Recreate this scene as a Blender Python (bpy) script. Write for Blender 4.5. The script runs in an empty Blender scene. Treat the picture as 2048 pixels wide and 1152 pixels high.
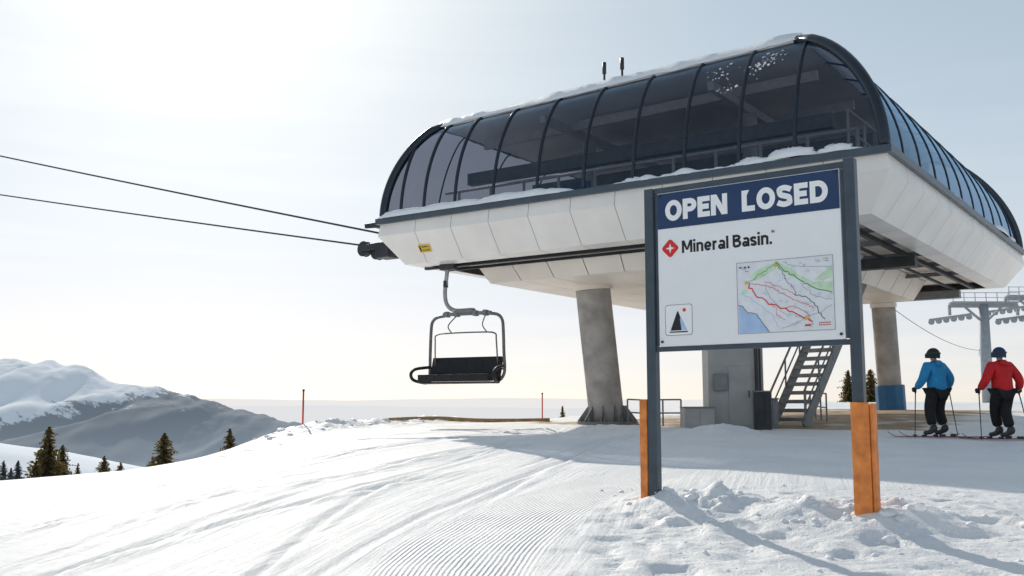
import bpy, bmesh, math, random
import numpy as np
from mathutils import Vector, Matrix
random.seed(7); rng=np.random.default_rng(5)
scene=bpy.context.scene
COL=scene.collection
# ------------------------------------------------------------ materials
def M(name,col,rough=.5,metal=0.,var=.08,scale=4.,bump=0.,bscale=30.,coat=0.):
    m=bpy.data.materials.new(name); m.use_nodes=True; nt=m.node_tree; N=nt.nodes; L=nt.links
    b=N['Principled BSDF']; b.inputs['Roughness'].default_value=rough; b.inputs['Metallic'].default_value=metal
    if coat: b.inputs['Coat Weight'].default_value=coat
    tc=N.new('ShaderNodeTexCoord'); nz=N.new('ShaderNodeTexNoise'); nz.inputs['Scale'].default_value=scale; nz.inputs['Detail'].default_value=6
    L.new(tc.outputs['Object'],nz.inputs['Vector'])
    r=N.new('ShaderNodeValToRGB'); r.color_ramp.elements[0].position=.3; r.color_ramp.elements[1].position=.7
    r.color_ramp.elements[0].color=[min(1,c*(1-var)) for c in col]+[1]; r.color_ramp.elements[1].color=[min(1,c*(1+var)) for c in col]+[1]
    L.new(nz.outputs['Fac'],r.inputs['Fac']); L.new(r.outputs['Color'],b.inputs['Base Color'])
    if bump:
        n2=N.new('ShaderNodeTexNoise'); n2.inputs['Scale'].default_value=bscale; n2.inputs['Detail'].default_value=4
        L.new(tc.outputs['Object'],n2.inputs['Vector'])
        bp=N.new('ShaderNodeBump'); bp.inputs['Strength'].default_value=1; bp.inputs['Distance'].default_value=bump
        L.new(n2.outputs['Fac'],bp.inputs['Height']); L.new(bp.outputs['Normal'],b.inputs['Normal'])
    return m
def leafmat(name,col,tr):
    m=M(name,col,.8,0,.5,3);nt=m.node_tree;N=nt.nodes;L=nt.links;b=N['Principled BSDF'];o=[n for n in N if n.type=='OUTPUT_MATERIAL'][0]
    t=N.new('ShaderNodeBsdfTranslucent');t.inputs['Color'].default_value=(*tr,1);x=N.new('ShaderNodeMixShader');x.inputs[0].default_value=.45
    L.new(b.outputs[0],x.inputs[1]);L.new(t.outputs[0],x.inputs[2]);L.new(x.outputs[0],o.inputs['Surface']);return m
m_white=M('white_cladding',(.88,.84,.79),.35,0,.05,1.2)
m_cream=M('cream_soffit',(.88,.81,.72),.5,0,.06,.8)
m_navy=M('navy_frame',(.012,.020,.034),.3,0,.2,3)
m_trim=M('slate_trim',(.055,.080,.105),.35,0,.15,2)
m_dark=M('dark_steel',(.035,.037,.042),.5,.3,.3,3)
m_steel=M('galvanised_steel',(.36,.36,.36),.45,.5,.15,6)
m_steel2=M('painted_grey_steel',(.2,.21,.22),.5,.2,.15,6)
m_seam=M('panel_backing_grey',(.30,.29,.28),.6,0,.1,6)
m_hazy=M('haze_lightened_steel',(.32,.35,.38),.6,0,.1,6)  # steel grey lightened to paint in distance haze
m_bail=M('worn_chair_steel',(.16,.155,.15),.45,.3,.3,9)
m_rail=M('pale_interior_railing',(.68,.68,.67),.5,0,.1,6)
m_conc=M('weathered_concrete',(.38,.36,.34),.85,0,.25,2.2,.01,14)
m_cab=M('grey_cabinet_paint',(.36,.36,.35),.5,0,.12,2)
m_snow=M('packed_snow',(.87,.88,.90),.6,0,.03,3,.02,9)
m_black=M('black_vinyl',(.008,.008,.009),.6,0,.3,5,.004,20)
m_rope=M('steel_rope',(.05,.045,.045),.5,.4,.2,20)
m_post=M('slate_post_paint',(.05,.072,.095),.35,0,.18,5,.001,40)
m_panel=M('white_sign_sheet',(.92,.92,.93),.4,0,.02,2)
m_blue=M('navy_sign_sheet',(.010,.040,.12),.4,0,.08,3)
m_letter=M('white_letter_sheet',(.95,.95,.95),.4,0,.02,3)
m_ink=M('black_ink',(.010,.010,.012),.5,0,.1,3)
m_red=M('red_ink',(.75,.02,.02),.4,0,.05,3)
m_orange=M('scuffed_orange_plastic',(.86,.25,.05),.55,0,.30,9,.005,18)
m_ored=M('orange_red_paint',(.65,.06,.02),.5,0,.1,3)
m_yellow=M('yellow_plate',(.75,.5,.03),.5,0,.1,3)
m_bluepad=M('blue_vinyl_pad',(.02,.13,.3),.5,0,.15,3)
m_wood=M('weathered_tan_timber',(.38,.25,.12),.8,0,.25,6)
m_trunk=M('bark',(.09,.055,.035),.9,0,.3,8)
m_leaf=leafmat('conifer_needles',(.11,.085,.035),(.20,.14,.04))
m_leaf2=leafmat('haze_tinted_needles',(.09,.11,.12),(.10,.12,.12))  # bluish needle colour paints in distance haze
m_mapbase=M('map_paper',(.82,.84,.87),.5,0,.05,14)
m_lake=M('map_lake_blue',(.44,.60,.86),.5,0,.08,9)
m_green=M('map_green',(.60,.80,.55),.5,0,.14,14)
m_dgreen=M('map_dark_green',(.05,.28,.09),.5,0,.1,9)
m_lgrey=M('map_relief_grey',(.66,.71,.78),.5,0,.1,9)
m_jblue=M('blue_jacket_fabric',(.014,.24,.50),.75,0,.15,6,.012,14)
m_jred=M('red_jacket_fabric',(.60,.010,.014),.75,0,.15,6,.012,14)
m_pants=M('black_trouser_fabric',(.008,.008,.010),.85,0,.2,6,.01,14)
m_glove=M('black_glove_leather',(.012,.012,.012),.6)
m_skin=M('skin',(.5,.3,.22),.6)
m_helm1=M('dark_green_helmet',(.005,.014,.015),.65)
m_helm2=M('blue_helmet',(.006,.035,.10),.6)
m_goggle=M('goggle_strap',(.03,.05,.04),.6)
m_ski=M('red_black_ski',(.12,.015,.015),.35,0,.9,3)
m_boot=M('ski_boot_plastic',(.03,.03,.035),.35)

def glass_mat():
    m=bpy.data.materials.new('smoked_curved_glass'); m.use_nodes=True; nt=m.node_tree; N=nt.nodes; L=nt.links
    for n in list(N): N.remove(n)
    o=N.new('ShaderNodeOutputMaterial'); t=N.new('ShaderNodeBsdfTransparent'); g=N.new('ShaderNodeBsdfGlossy')
    g.inputs['Roughness'].default_value=.03; g.inputs['Color'].default_value=(.52,.76,1,1)
    t.inputs['Color'].default_value=(.43,.435,.475,1)
    f=N.new('ShaderNodeLayerWeight'); f.inputs['Blend'].default_value=.5
    pw=N.new('ShaderNodeMath');pw.operation='POWER';pw.inputs[1].default_value=4.;L.new(f.outputs['Facing'],pw.inputs[0])
    ml=N.new('ShaderNodeMath');ml.operation='MULTIPLY_ADD';ml.inputs[1].default_value=.85;ml.inputs[2].default_value=.035;L.new(pw.outputs[0],ml.inputs[0])
    tc=N.new('ShaderNodeTexCoord'); nz=N.new('ShaderNodeTexNoise'); nz.inputs['Scale'].default_value=1.6; nz.inputs['Detail'].default_value=10; nz.inputs['Roughness'].default_value=.7
    L.new(tc.outputs['Object'],nz.inputs['Vector'])
    r=N.new('ShaderNodeValToRGB'); r.color_ramp.elements[0].position=.5; r.color_ramp.elements[0].color=(.005,.005,.005,1)
    r.color_ramp.elements[1].position=.85; r.color_ramp.elements[1].color=(.08,.08,.08,1); L.new(nz.outputs['Fac'],r.inputs['Fac'])
    d=N.new('ShaderNodeBsdfDiffuse'); d.inputs['Color'].default_value=(.26,.32,.38,1)
    mx=N.new('ShaderNodeMixShader'); m2=N.new('ShaderNodeMixShader')
    L.new(ml.outputs[0],mx.inputs['Fac']); L.new(t.outputs[0],mx.inputs[1]); L.new(g.outputs[0],mx.inputs[2])
    L.new(r.outputs['Color'],m2.inputs['Fac']); L.new(mx.outputs[0],m2.inputs[1]); L.new(d.outputs[0],m2.inputs[2])
    L.new(m2.outputs[0],o.inputs['Surface']); return m
m_glass=glass_mat()

# ------------------------------------------------------------ mesh builder
def V3(p): return Vector(p)
class MB:
    def __init__(s): s.v=[]; s.f=[]
    def quad(s,*p):
        n=len(s.v); s.v+= [tuple(q) for q in p]; s.f.append(tuple(range(n,n+len(p))))
    def obox(s,c,ax,ay,az):
        c=V3(c);ax=V3(ax)/2;ay=V3(ay)/2;az=V3(az)/2;n=len(s.v)
        for k in (-1,1):
            for j in (-1,1):
                for i in (-1,1): s.v.append(tuple(c+ax*i+ay*j+az*k))
        for f in ((0,2,3,1),(4,5,7,6),(0,1,5,4),(2,6,7,3),(0,4,6,2),(1,3,7,5)): s.f.append(tuple(n+i for i in f))
        return s
    def box(s,c,sx,sy,sz,yaw=0):
        a=Vector((math.cos(yaw),math.sin(yaw),0)); b=Vector((-math.sin(yaw),math.cos(yaw),0))
        s.obox(c,a*sx,b*sy,Vector((0,0,sz)));return s
    def beam(s,p,q,w,h,up=(0,0,1)):
        p=V3(p);q=V3(q);d=(q-p);L=d.length;d.normalize();sd=d.cross(V3(up)).normalized();u=sd.cross(d)
        s.obox((p+q)/2,d*L,sd*w,u*h);return s
    def tube(s,pts,r,n=8,closed=False,cap=True):
        pts=[V3(p) for p in pts]; rs=r if isinstance(r,(list,tuple)) else [r]*len(pts)
        base=len(s.v); prev=None; m=len(pts)
        for i,p in enumerate(pts):
            if closed: t=pts[(i+1)%m]-pts[i-1]
            else: t=(pts[min(i+1,m-1)]-pts[max(i-1,0)])
            t.normalize()
            if prev is None:
                a=Vector((0,0,1)) if abs(t.z)<.9 else Vector((1,0,0)); e=t.cross(a).normalized()
            else:
                e=(prev-t*prev.dot(t)); e.normalize()
            prev=e; g=t.cross(e)
            for k in range(n):
                an=2*math.pi*k/n; s.v.append(tuple(p+(e*math.cos(an)+g*math.sin(an))*rs[i]))
        for i in range(m if closed else m-1):
            for k in range(n):
                a=base+i*n+k; b=base+i*n+(k+1)%n; c=base+((i+1)%m)*n+(k+1)%n; d=base+((i+1)%m)*n+k
                s.f.append((a,b,c,d))
        if cap and not closed:
            s.f.append(tuple(base+k for k in range(n))[::-1]); s.f.append(tuple(base+(m-1)*n+k for k in range(n)))
        return s
    def prism(s,poly,p0,ex,ey,n):
        p0=V3(p0);ex=V3(ex);ey=V3(ey);n=V3(n);b=len(s.v);m=len(poly)
        for (x,y) in poly: s.v.append(tuple(p0+ex*x+ey*y))
        for (x,y) in poly: s.v.append(tuple(p0+ex*x+ey*y+n))
        s.f.append(tuple(range(b,b+m))[::-1]); s.f.append(tuple(range(b+m,b+2*m)))
        for i in range(m): s.f.append((b+i,b+(i+1)%m,b+m+(i+1)%m,b+m+i))
        return s
    def make(s,name,mat,parent=None,loc=None,smooth=False,bevel=0,label=None):
        if parent is not None: o=Vector(parent['_o'])
        else: o=V3(loc) if loc is not None else Vector((0,0,0))
        me=bpy.data.meshes.new(name); me.from_pydata([tuple(V3(p)-o) for p in s.v],[],s.f); me.update()
        me.materials.append(mat)
        bm=bmesh.new(); bm.from_mesh(me); bmesh.ops.recalc_face_normals(bm,faces=bm.faces); bm.to_mesh(me); bm.free()
        if smooth: me.polygons.foreach_set('use_smooth',[True]*len(me.polygons))
        ob=bpy.data.objects.new(name,me); COL.objects.link(ob)
        if parent is not None:
            ob.parent=parent
        else: ob.location=o; ob['_o']=tuple(o)
        if bevel:
            bv=ob.modifiers.new('b','BEVEL'); bv.width=bevel; bv.segments=2; bv.limit_method='ANGLE'
        if label: ob['label']=label
        return ob
def empty(name,loc,label,cat,group=None):
    o=bpy.data.objects.new(name,None); COL.objects.link(o); o.location=loc; o['_o']=tuple(loc); o.empty_display_size=.3
    o['label']=label;o['category']=cat
    if group:o['group']=group
    return o
def tag(o,label,cat,group=None):
    o['label']=label;o['category']=cat
    if group:o['group']=group
def sub(parent):
    p=parent
    while p.parent: p=p.parent
    parent['_o']=tuple(p['_o']); return parent

# ------------------------------------------------------------ numpy noise
def vn(x,y,sd=0):
    x=np.asarray(x,float);y=np.asarray(y,float)
    xi=np.floor(x);yi=np.floor(y);xf=x-xi;yf=y-yi
    def h(a,b):
        s=np.sin(a*127.1+b*311.7+sd*74.7)*43758.5453; return s-np.floor(s)
    u=xf*xf*(3-2*xf);v=yf*yf*(3-2*yf)
    return (h(xi,yi)*(1-u)+h(xi+1,yi)*u)*(1-v)+(h(xi,yi+1)*(1-u)+h(xi+1,yi+1)*u)*v
def fbm(x,y,o=4,sd=0):
    t=0;a=.5;s=0
    for i in range(o):
        t=t+a*(vn(x*2**i+i*17.3,y*2**i+i*9.1,sd+i)-.5);a*=.5
    return t
def S(t): t=np.clip(t,0,1); return t*t*(3-2*t)

# ------------------------------------------------------------ ground height
_t=np.linspace(-60,600,6601)
_z=np.interp(_t,[-60,0,7.5,10,15,20,30,36,50,80,600],[-3,-1.42,-1.2,-.96,-.76,-.58,-.42,-.33,.05,.1,.1])
_k=np.ones(31)/31; _zs=np.convolve(np.pad(_z,15,mode='edge'),_k,'valid')
CX=np.array([-400,-60,-30,-8.5,-7,-6.2,-5.5,-3,2,10,20,60,400.]);CY=np.array([-20,5,9,17,18.7,22,26,32,38,50,62,75,90.])
def edist(x,y):
    x=np.asarray(x,float);y=np.asarray(y,float);d=np.full(np.broadcast(x,y).shape,1e9)
    for i in range(len(CX)-1):
        ax,ay,bx,by=CX[i],CY[i],CX[i+1],CY[i+1];dx,dy=bx-ax,by-ay
        t=np.clip(((x-ax)*dx+(y-ay)*dy)/(dx*dx+dy*dy),0,1)
        d=np.minimum(d,np.hypot(x-ax-t*dx,y-ay-t*dy))
    return np.where(y>np.interp(x,CX,CY),d,-d)
POST_L=(1.475,10.5);POST_R=(3.18,9.24)
P0=np.array([7.745,20.34]);UU=np.array([-.817,.5766]);VV=np.array([.5766,.817])
def st_ab(x,y): return (x-P0[0])*UU[0]+(y-P0[1])*UU[1],(x-P0[0])*VV[0]+(y-P0[1])*VV[1]
_xt=np.linspace(-60,620,6801);_xr=np.interp(_xt,[-60,0,5,7.5,8.7,10,12,13.5,16,20,30,620],[-1.2,-.95,-.62,-.48,-.27,.14,1.05,1.85,3.3,5.9,12,400])
_xs=np.convolve(np.pad(_xr,12,mode='edge'),np.ones(25)/25,'valid')
def xc(y): return np.interp(y,_xt,_xs)
def churn(x,y):
    w=fbm(x*.8,y*.8,3,3)*1.2
    m=S((x-(xc(y)+.75)+w*.5)/.5)*S((12.0+w-y)/1.2)*S((y-5)/1.)
    return m
def G(x,y,detail=False):
    x=np.asarray(x,float);y=np.asarray(y,float)
    z=np.interp(y,_t,_zs)
    z=z+.32*S((x-5)/8)*S((y-22)/12)
    z=z-.5*S((-x-2.5)/5)*(1-S((y-20)/7)*(1-S((-x-5.5)/2)))*S((y-8)/8)
    e=edist(x,y);ep=np.clip(e,0,None);t=ep*ep/(ep+1.6)
    z=z-.085*t-1.8*(1-np.exp(-t/9))
    q=np.clip(ep-140,0,None);z=z-.4*q*q/(q+80)
    be=np.exp(-((e+.7)/.8)**2)*S((x+8.2)/1.5)*(1-S((x+2.2)/2.5))*S((y-22)/3.5)
    z=z+be*(.10+.35*np.clip(fbm(x*1.3,y*1.3,4,8)+.12,0,1))
    z=z+.3*np.exp(-(((x-4.5)/.9)**2+((y-22)/1.1)**2))*(.8+fbm(x*3,y*3,3,4))
    z=z+.13*np.exp(-(((x-2.1)/1.8)**2+((y-24.5)/.9)**2))
    for (px,py,hh,ww) in ((POST_L[0]+.25,POST_L[1]-.1,.15,.42),(POST_R[0]+.15,POST_R[1]-.05,.20,.42),(POST_R[0]-.5,POST_R[1]+.35,.15,.35),(POST_L[0]+.8,POST_L[1]-.3,.09,.3),(POST_R[0]+.6,POST_R[1]+.1,.11,.3)):
        z=z+hh*np.exp(-(((x-px)/ww)**2+((y-py)/ww)**2))
    if detail:
        z=z+.10*fbm(x*.35,y*.35,3,11)*S((y-3)/4)
        c=churn(x,y)
        n1=fbm(x*3.4,y*3.4,3,21);n2=fbm(x*8,y*8,3,22)
        near=np.exp(-(((x-2.6)/1.7)**2+((y-9.9)/.8)**2))
        z=z+c*(.045*np.abs(n1)*2-.02+.02*np.clip(n2+.02,0,1)+near*(.38*np.clip(n1-.02,0,1)+.14*np.clip(n2-.03,0,1)+.02))
        h=vn(x*2.6+3,y*2.6,31); z=z-c*.05*S((h-.70)/.14)
        h2=vn(x*5.2+3,y*4.1,33);band=np.exp(-((x-xc(y)-1.1)/.4)**2)*S((11.5-y)/1);z=z-band*.035*S((h2-.55)/.15)+band*.02*S((.3-h2)/.2)
        k=(x-.23*(y-8)-.012*(y-8)**2*.5)+.12*fbm(y*.25,x*0,2,5)
        left=S((-.4-(x-xc(y)))/.6)
        for i,(o,dz) in enumerate(((-1.35,.02),(-1.52,.022),(-2.3,.03),(-2.46,.025),(-3.2,.025),(-3.35,.02),(-4.0,.03),(-4.2,.03),(-5.0,.025),(-5.2,.025),(-.95,.015),(-6.1,.03),(-7.,.03),(-1.9,.02),(-2.7,.02),(-3.7,.02),(-4.6,.02),(-5.6,.02))):
            kk=k+.10*np.sin(y*.35+i*1.7)*(1+.6*(i%3))+(.10*(y-12) if i%4==2 else (-.14*(y-12) if i%4==3 else 0))
            prof=np.exp(-((kk-o)/.045)**2)-.6*np.exp(-((kk-o-.10)/.05)**2)
            z=z-left*1.25*dz*prof*S((30-y)/8)*S((vn(y*.25,y*0+i,40)-.25)/.25)
        z=z+left*.022*fbm(k*2.2,y*.22,4,14)+left*.07*fbm(k*.7,y*.12,2,18)
        z=z+.014*fbm(x*2,y*2,3,15)*S((24-y)/8)
        z=z+be*.30*np.clip(fbm(x*3.5,y*3.5,3,9),0,1)
    return z
def g1(x,y): return float(G(np.array([x]),np.array([y]),True)[0])

def grid_mesh(name,xs,ys,zf,mat,attrs=None):
    X,Y=np.meshgrid(xs,ys); Z=zf(X,Y); nx,ny=len(xs),len(ys)
    co=np.stack([X,Y,Z],-1).reshape(-1,3).astype(np.float32)
    me=bpy.data.meshes.new(name); me.vertices.add(len(co)); me.vertices.foreach_set('co',co.ravel())
    idx=np.arange(nx*ny).reshape(ny,nx); q=np.stack([idx[:-1,:-1],idx[:-1,1:],idx[1:,1:],idx[1:,:-1]],-1).reshape(-1,4)
    me.loops.add(q.size); me.loops.foreach_set('vertex_index',q.ravel().astype(np.int32))
    me.polygons.add(len(q)); me.polygons.foreach_set('loop_start',(np.arange(len(q))*4).astype(np.int32))
    me.update(calc_edges=True); me.validate()
    me.polygons.foreach_set('use_smooth',[True]*len(me.polygons)); me.materials.append(mat)
    if attrs:
        for n,a in attrs(X,Y,Z).items():
            at=me.attributes.new(n,'FLOAT_COLOR','POINT'); at.data.foreach_set('color',a.reshape(-1,4).astype(np.float32).ravel())
    ob=bpy.data.objects.new(name,me); COL.objects.link(ob); ob['kind']='structure'; return ob

def snow_ground_mat():
    m=bpy.data.materials.new('groomed_snow'); m.use_nodes=True; nt=m.node_tree; N=nt.nodes; L=nt.links; b=N['Principled BSDF']
    b.inputs['Roughness'].default_value=.6
    try: b.inputs['Specular IOR Level'].default_value=.3
    except: pass
    A=N.new('ShaderNodeAttribute');A.attribute_name='masks';B=N.new('ShaderNodeAttribute');B.attribute_name='flow'
    sa=N.new('ShaderNodeSeparateColor');sb=N.new('ShaderNodeSeparateColor');L.new(A.outputs['Color'],sa.inputs[0]);L.new(B.outputs['Color'],sb.inputs[0])
    tc=N.new('ShaderNodeTexCoord')
    def math_(op,a,b_=None,c=None):
        n=N.new('ShaderNodeMath');n.operation=op
        for i,v in enumerate((a,b_,c)):
            if v is None: continue
            if isinstance(v,(int,float)): n.inputs[i].default_value=v
            else: L.new(v,n.inputs[i])
        return n.outputs[0]
    def noise(sc,det,vec,rough=.5):
        n=N.new('ShaderNodeTexNoise');n.inputs['Scale'].default_value=sc;n.inputs['Detail'].default_value=det;n.inputs['Roughness'].default_value=rough;L.new(vec,n.inputs['Vector']);return n.outputs['Fac']
    ob=tc.outputs['Object']
    wob=math_('MULTIPLY',math_('SUBTRACT',noise(1.3,2,ob),.5),.06)
    s=math_('SINE',math_('MULTIPLY',math_('ADD',sb.outputs[0],wob),2*math.pi/.042))
    brk=math_('SUBTRACT',math_('MULTIPLY',noise(2.5,5,ob),2.2),.25); cord=math_('MULTIPLY',math_('MULTIPLY',s,brk),math_('MULTIPLY',sa.outputs[0],.0048))
    cb=N.new('ShaderNodeCombineXYZ');L.new(math_('MULTIPLY',sb.outputs[2],9.),cb.inputs[0]);L.new(math_('MULTIPLY',sb.outputs[1],.35),cb.inputs[1])
    tr=math_('MULTIPLY',math_('MULTIPLY',noise(1.,7,cb.outputs[0],.62),math_('SUBTRACT',1.,math_('MULTIPLY',sa.outputs[0],.9))),.030)
    tr=math_('MULTIPLY',tr,math_('SUBTRACT',1.,math_('MULTIPLY',sa.outputs[1],.8)))
    fine=math_('MULTIPLY',noise(38,5,ob,.65),.009); med=math_('MULTIPLY',noise(7,5,ob,.6),.026)
    med=math_('MULTIPLY',med,math_('ADD',.45,sa.outputs[1]))
    h=math_('ADD',math_('ADD',cord,tr),math_('ADD',fine,med))
    bp=N.new('ShaderNodeBump');bp.inputs['Distance'].default_value=1.;bp.inputs['Strength'].default_value=1.;L.new(h,bp.inputs['Height']);L.new(bp.outputs['Normal'],b.inputs['Normal'])
    r=N.new('ShaderNodeValToRGB');r.color_ramp.elements[0].color=(.80,.81,.83,1);r.color_ramp.elements[1].color=(.90,.895,.89,1);r.color_ramp.elements[0].position=.3;r.color_ramp.elements[1].position=.65
    L.new(noise(.9,6,ob),r.inputs['Fac'])
    r2=N.new('ShaderNodeValToRGB');r2.color_ramp.elements[0].color=(.24,.16,.09,1);r2.color_ramp.elements[1].color=(.46,.35,.23,1);r2.color_ramp.elements[0].position=.35;r2.color_ramp.elements[1].position=.7
    L.new(noise(2.2,7,ob),r2.inputs['Fac'])
    mx=N.new('ShaderNodeMix');mx.data_type='RGBA'
    L.new(sa.outputs[2],mx.inputs[0]);L.new(r.outputs['Color'],mx.inputs[6]);L.new(r2.outputs['Color'],mx.inputs[7]);L.new(mx.outputs[2],b.inputs['Base Color'])
    return m
def gattrs(X,Y,Z):
    d=xc(Y)-xc(Y-.1); sl=d/.1; u=(X-xc(Y))/np.sqrt(1+sl*sl)
    cm=S((.66-np.abs(u)+.22*fbm(X*.9,Y*.9,3,44))/.2)*S((15-Y)/3)
    k=(X-.23*(Y-8)-.006*(Y-8)**2)
    a,b=st_ab(X,Y); w=fbm(X*1.2,Y*1.2,4,51)*2.2
    dm=S((a-.3+w)/.6)*S((12.3-a+w)/.6)*S((b-3.9+w)/.6)*S((17-b+w)/.8)
    dm=dm*(1-.45*S((vn(X*1.6,Y*1.6,77)-.65)/.2))
    o=np.ones_like(X)
    return {'masks':np.stack([cm,churn(X,Y),dm,o],-1),'flow':np.stack([u,Y,k,o],-1)}
def geo(a,b,n): return list(np.geomspace(a,b,n))
xs=np.array([-v for v in geo(10.3,600,45)][::-1]+list(np.arange(-10,12.01,.05))+geo(12.2,600,45))
ys=np.array(list(np.arange(-40,2,2.))+list(np.arange(2,5.5,.15))+list(np.arange(5.5,14,.03))+list(np.arange(14,30,.085))+list(np.arange(30,70,.35))+geo(71,900,50))
grid_mesh('ground',xs,ys,lambda X,Y:G(X,Y,True),snow_ground_mat(),gattrs)

def clods(name,pts,seed):
    r_=random.Random(seed);bm0=bmesh.new();bmesh.ops.create_icosphere(bm0,subdivisions=2,radius=1.);bv=[v.co.copy() for v in bm0.verts];bf=[tuple(v.index for v in f.verts) for f in bm0.faces];bm0.free()
    mb=MB()
    for (x,y,s) in pts:
        z=g1(x,y);b=len(mb.v);sx,sy,sz=s*r_.uniform(.7,1.6),s*r_.uniform(.7,1.4),s*r_.uniform(.45,.8);ox=r_.uniform(0,99);an=r_.uniform(0,6.28)
        for v in bv:
            n=1+1.2*float(fbm(np.array(v.x*1.5+ox+v.z),np.array(v.y*1.5+v.z*1.3),2,3))
            px,py=v.x*n*sx,v.y*n*sy;mb.v.append((x+px*math.cos(an)-py*math.sin(an),y+px*math.sin(an)+py*math.cos(an),z+v.z*n*sz))
        for f in bf: mb.f.append(tuple(b+i for i in f))
    o=mb.make(name,m_snow,None,loc=(pts[0][0],pts[0][1],g1(pts[0][0],pts[0][1])),smooth=True);o['kind']='stuff';tag(o,'crumbled white snow clods scattered on the packed snow','snow');return o
r_=random.Random(12);P_=[]
for i in range(130):
    if i%2: cx_,cy_,sp_=POST_R[0]+r_.choice((-.45,.1,.35,.75)),POST_R[1]+r_.choice((-.1,.15,.3)),.28
    else: cx_,cy_,sp_=POST_L[0]+r_.choice((.2,.5,.9,1.2)),POST_L[1]+r_.choice((-.35,-.15,.1)),.26
    P_.append((cx_+r_.gauss(0,sp_),cy_+r_.gauss(0,sp_*.8),abs(r_.gauss(0,.020))+.010))
for i in range(130): P_.append((r_.uniform(.9,6),r_.uniform(7.3,11.8),abs(r_.gauss(0,.011))+.006))
clods('snow_clods',P_,3)
P_=[]
for i in range(90):
    t=r_.random();x=-6.0+3.3*t;y=np.interp(x,CX,CY)-1.0;P_.append((x+r_.gauss(.2,.35),float(y)+r_.gauss(0,.5),abs(r_.gauss(0,.038))+.015))
clods('snow_clods',P_,4)

# ------------------------------------------------------------ far landscape
def painted_haze_mat(name,c1,c2,fac,air,strength,scale,thr=(.45,.55),hz=None,rough=.65):  # ground colour plus constant emission that paints in airlight haze
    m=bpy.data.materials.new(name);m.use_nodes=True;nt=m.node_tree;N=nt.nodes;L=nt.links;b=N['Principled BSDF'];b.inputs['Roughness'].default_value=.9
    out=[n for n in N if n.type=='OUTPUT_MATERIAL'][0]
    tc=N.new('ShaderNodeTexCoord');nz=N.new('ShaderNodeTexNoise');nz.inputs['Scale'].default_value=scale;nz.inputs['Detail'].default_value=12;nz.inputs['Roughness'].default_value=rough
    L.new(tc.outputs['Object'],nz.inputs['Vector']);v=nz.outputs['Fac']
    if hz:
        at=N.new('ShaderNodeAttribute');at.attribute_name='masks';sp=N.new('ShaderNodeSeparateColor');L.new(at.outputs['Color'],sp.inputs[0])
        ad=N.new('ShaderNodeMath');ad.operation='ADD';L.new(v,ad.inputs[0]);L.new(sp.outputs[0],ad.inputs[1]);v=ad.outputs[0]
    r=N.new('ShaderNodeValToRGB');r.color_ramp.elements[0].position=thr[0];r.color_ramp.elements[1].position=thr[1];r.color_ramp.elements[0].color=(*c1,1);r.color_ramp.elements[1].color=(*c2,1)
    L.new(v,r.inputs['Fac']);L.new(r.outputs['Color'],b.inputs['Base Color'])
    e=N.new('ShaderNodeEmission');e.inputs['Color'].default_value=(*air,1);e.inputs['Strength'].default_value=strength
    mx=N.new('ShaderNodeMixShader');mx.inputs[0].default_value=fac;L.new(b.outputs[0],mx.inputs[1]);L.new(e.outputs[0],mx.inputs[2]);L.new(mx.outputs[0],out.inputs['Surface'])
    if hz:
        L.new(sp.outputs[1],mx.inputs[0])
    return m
m_mtn=painted_haze_mat('mountain_haze_glow',(.90,.92,.95),(.035,.06,.085),.40,(.50,.61,.73),.78,.012,(.50,.55),True,.74)  # snow and forest colours under a painted haze glow
MX=np.array([-6000,-2500,-1800,-1275,-1230,-1180,-1140,-1100,-1060,-1030,-980,-905,-850,-780,-655,-530,-400,-200,200,1500.]);MZ=np.array([100,170,150,128,131,117,124,112,110,86,70,58,44,27,-2,-36,-70,-130,-230,-260.])
def mz(X,Y):
    Yr=2500+160*fbm(X/400,X*0,3,3)
    d=Y-Yr; r=np.interp(X,MX,MZ)+14*fbm(X/35,X*0,4,68)
    far=S(np.abs(d)/300)
    wx=X+50*fbm(X/190,Y/400,3,64)-.35*d;rid=1-np.abs(fbm(wx/150,Y/2600,3,61))*5
    z=r-np.abs(d)*.20-.00008*d*d+far*(rid*40-34)+(3+5*(1-far))*fbm(X/28,Y/60,4,62)*2
    return np.maximum(z,-330)
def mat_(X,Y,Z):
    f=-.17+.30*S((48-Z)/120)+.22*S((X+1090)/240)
    hz_=.28+.36*S((20-Z)/240)+.14*S((X+850)/500)  # share of painted haze glow, stronger low down and to the right
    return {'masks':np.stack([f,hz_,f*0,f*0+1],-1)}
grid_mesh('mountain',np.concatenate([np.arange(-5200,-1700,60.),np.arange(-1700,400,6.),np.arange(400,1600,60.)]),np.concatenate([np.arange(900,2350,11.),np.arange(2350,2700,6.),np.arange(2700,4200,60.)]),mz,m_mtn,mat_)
m_sh=painted_haze_mat('snowy_hillside',(.84,.88,.93),(.10,.12,.13),.10,(.55,.65,.8),.8,.09,(.62,.70))  # snow with a little painted haze glow
def sz(X,Y):
    d=np.abs(Y-330); r=np.interp(X,[-600,-260,-175,-150,-120,-90,-40],[10,-2,-9.5,-13,-19.5,-24,-60])
    return r-d*d/(d+25)*.22+3*fbm(X/30,Y/30,4,71)
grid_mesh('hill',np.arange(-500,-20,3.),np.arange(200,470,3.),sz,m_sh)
m_far=painted_haze_mat('ridge_haze_glow',(.62,.68,.76),(.4,.47,.57),.92,(.78,.785,.80),1.,.0005,(.4,.6))  # almost all emission: haze painted over the ridge
def fz(X,Y):
    d=np.abs(Y-16000)/2500; return -350+(420+190*fbm(X/2600,Y/9000+3,5,81)-60*S((X-2000)/4000)+60*S((-X-3000)/4000))*np.exp(-d*d)
grid_mesh('hill',np.arange(-26000,26001,160.),np.arange(10000,22001,500.),fz,m_far)
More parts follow.
